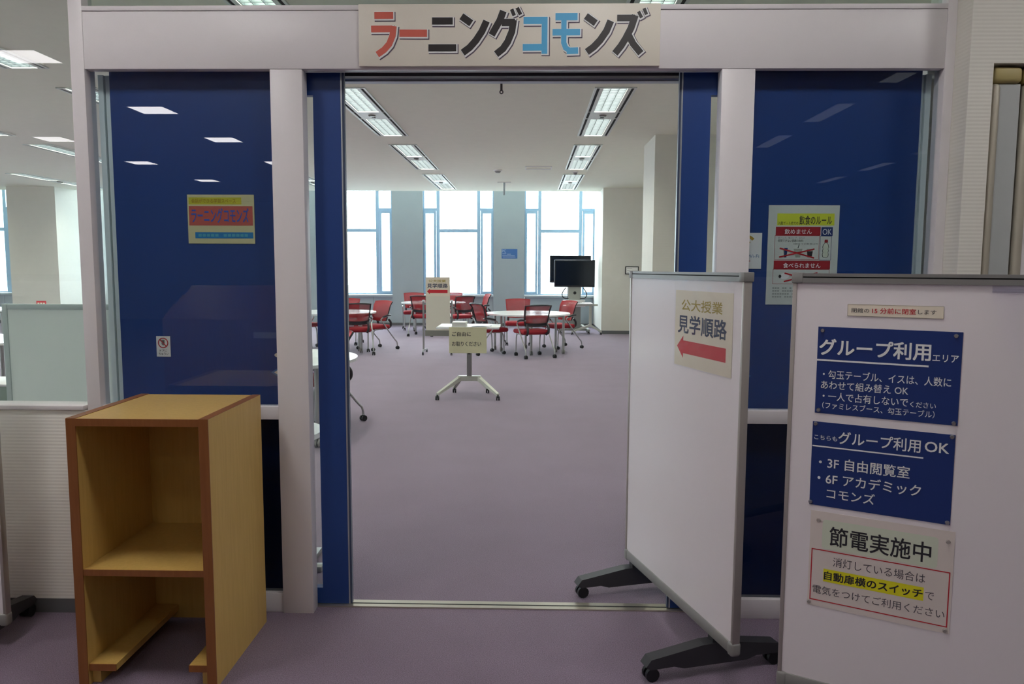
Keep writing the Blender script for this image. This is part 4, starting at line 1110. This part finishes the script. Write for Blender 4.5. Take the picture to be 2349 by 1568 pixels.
b = MB()
for k, (a, c) in enumerate(((0.04, 0.16), (0.04, 0.10), (0.04, 0.24))): b.flat([(a, 0.13 - k * 0.04), (c, 0.13 - k * 0.04), (c, 0.138 - k * 0.04), (a, 0.138 - k * 0.04)], -0.0236)
b.build('printed_lines', I_GREY, pc, kind='stuff')
so = root('wall_socket', 'grey wall socket low on the far column beside the slanted whiteboard', 'socket', (2.345, 17.385, 0.25))
MB().box(0, -0.012, 0, 0.075, 0, 0.12, bev=0.004).build('plate', mat('socket_plate', rgb(120, 120, 110), 0.5), so, smooth=True)
for z in (0.03, 0.07): box_obj('insert', PAPER_W, (0.02, -0.014, z, 0.06, -0.012, z + 0.026), so)

# pale divider screen beyond the left glazing
dv_ = root('divider_screen', 'pale grey-green framed divider screen behind the left glazing', 'partition', (-3.515, 5.0, 0))
box_obj('panel', mat('divider_panel', rgb(226, 238, 232), 0.5, var=0.02), (0.02, -0.012, 0.14, 1.50, 0.012, 1.215), dv_)
for b_ in ((0, 0.035), (1.485, 1.52)): box_obj('side_frame', mat('divider_frame', rgb(176, 190, 188), 0.4, 0.2), (b_[0], -0.02, 0.10, b_[1], 0.02, 1.245), dv_, bev=0.004)
box_obj('top_frame', MATS['divider_frame'], (0.035, -0.02, 1.210, 1.485, 0.02, 1.245), dv_, bev=0.004)
box_obj('bottom_frame', MATS['divider_frame'], (0.035, -0.02, 0.10, 1.485, 0.02, 0.14), dv_, bev=0.004)
for x in (0.15, 1.37): foot(dv_, x, DARK_MET, zc=0.11)
cbx = root('storage_box', 'low green-grey storage cabinet left of the pale divider screen', 'cabinet', (-4.5, 5.7, 0))
MB().box(0, 0, 0.02, 0.74, 0.4, 0.57, bev=0.006).build('body', mat('box_green', rgb(120, 136, 128), 0.6), cbx, smooth=True)
MB().box(-0.005, -0.005, 0.57, 0.745, 0.405, 0.59, bev=0.006).build('lid', WHITE_METAL, cbx, smooth=True)
box_obj('handle', DARK_MET, (0.30, -0.012, 0.44, 0.44, 0.0, 0.455), cbx)
tc = sheet('table_card', 'small red table card standing on the table beyond the pale divider', 'sign', (-9.34, 14.2, 0.70), 0, 0.19, 0.135, I_RED)
b = MB()
for k in range(3): b.flat([(0.022 + k * 0.052, 0.045), (0.060 + k * 0.052, 0.045), (0.060 + k * 0.052, 0.10), (0.022 + k * 0.052, 0.10)], -0.0018)
b.build('lettering_marks', I_CREAM, tc, kind='stuff')
MB().box(0.0, 0, 0, 0.19, 0.05, 0.004).build('base', I_RED, tc)

# ================================================================ HALL SIDE (seen only as reflections)
bs = root('display_shelf', 'low sloping brown display shelf behind the viewpoint, mirrored in the left pane', 'shelf', (-3.6, -1.6, 0))
WD = wood_mat('shelf_brown', rgb(140, 100, 78), rgb(160, 118, 92))
box_obj('body', WD, (0, 0, 0, 3.2, 0.6, 0.95), bs)
for k in range(3):
    f = MB(); f.prism([(0.60 - k * 0.22, 0.95 + k * 0.09), (0.60 - k * 0.22, 0.98 + k * 0.09), (0.36 - k * 0.22, 1.12 + k * 0.09), (0.36 - k * 0.22, 1.08 + k * 0.09)], 0, 3.2, 'x'); f.build('sloping_shelf', WD, bs)
for x in (0.9, 1.9): box_obj('label_plate', PAPER_W, (x, 0.60, 0.80, x + 0.34, 0.604, 0.86), bs)
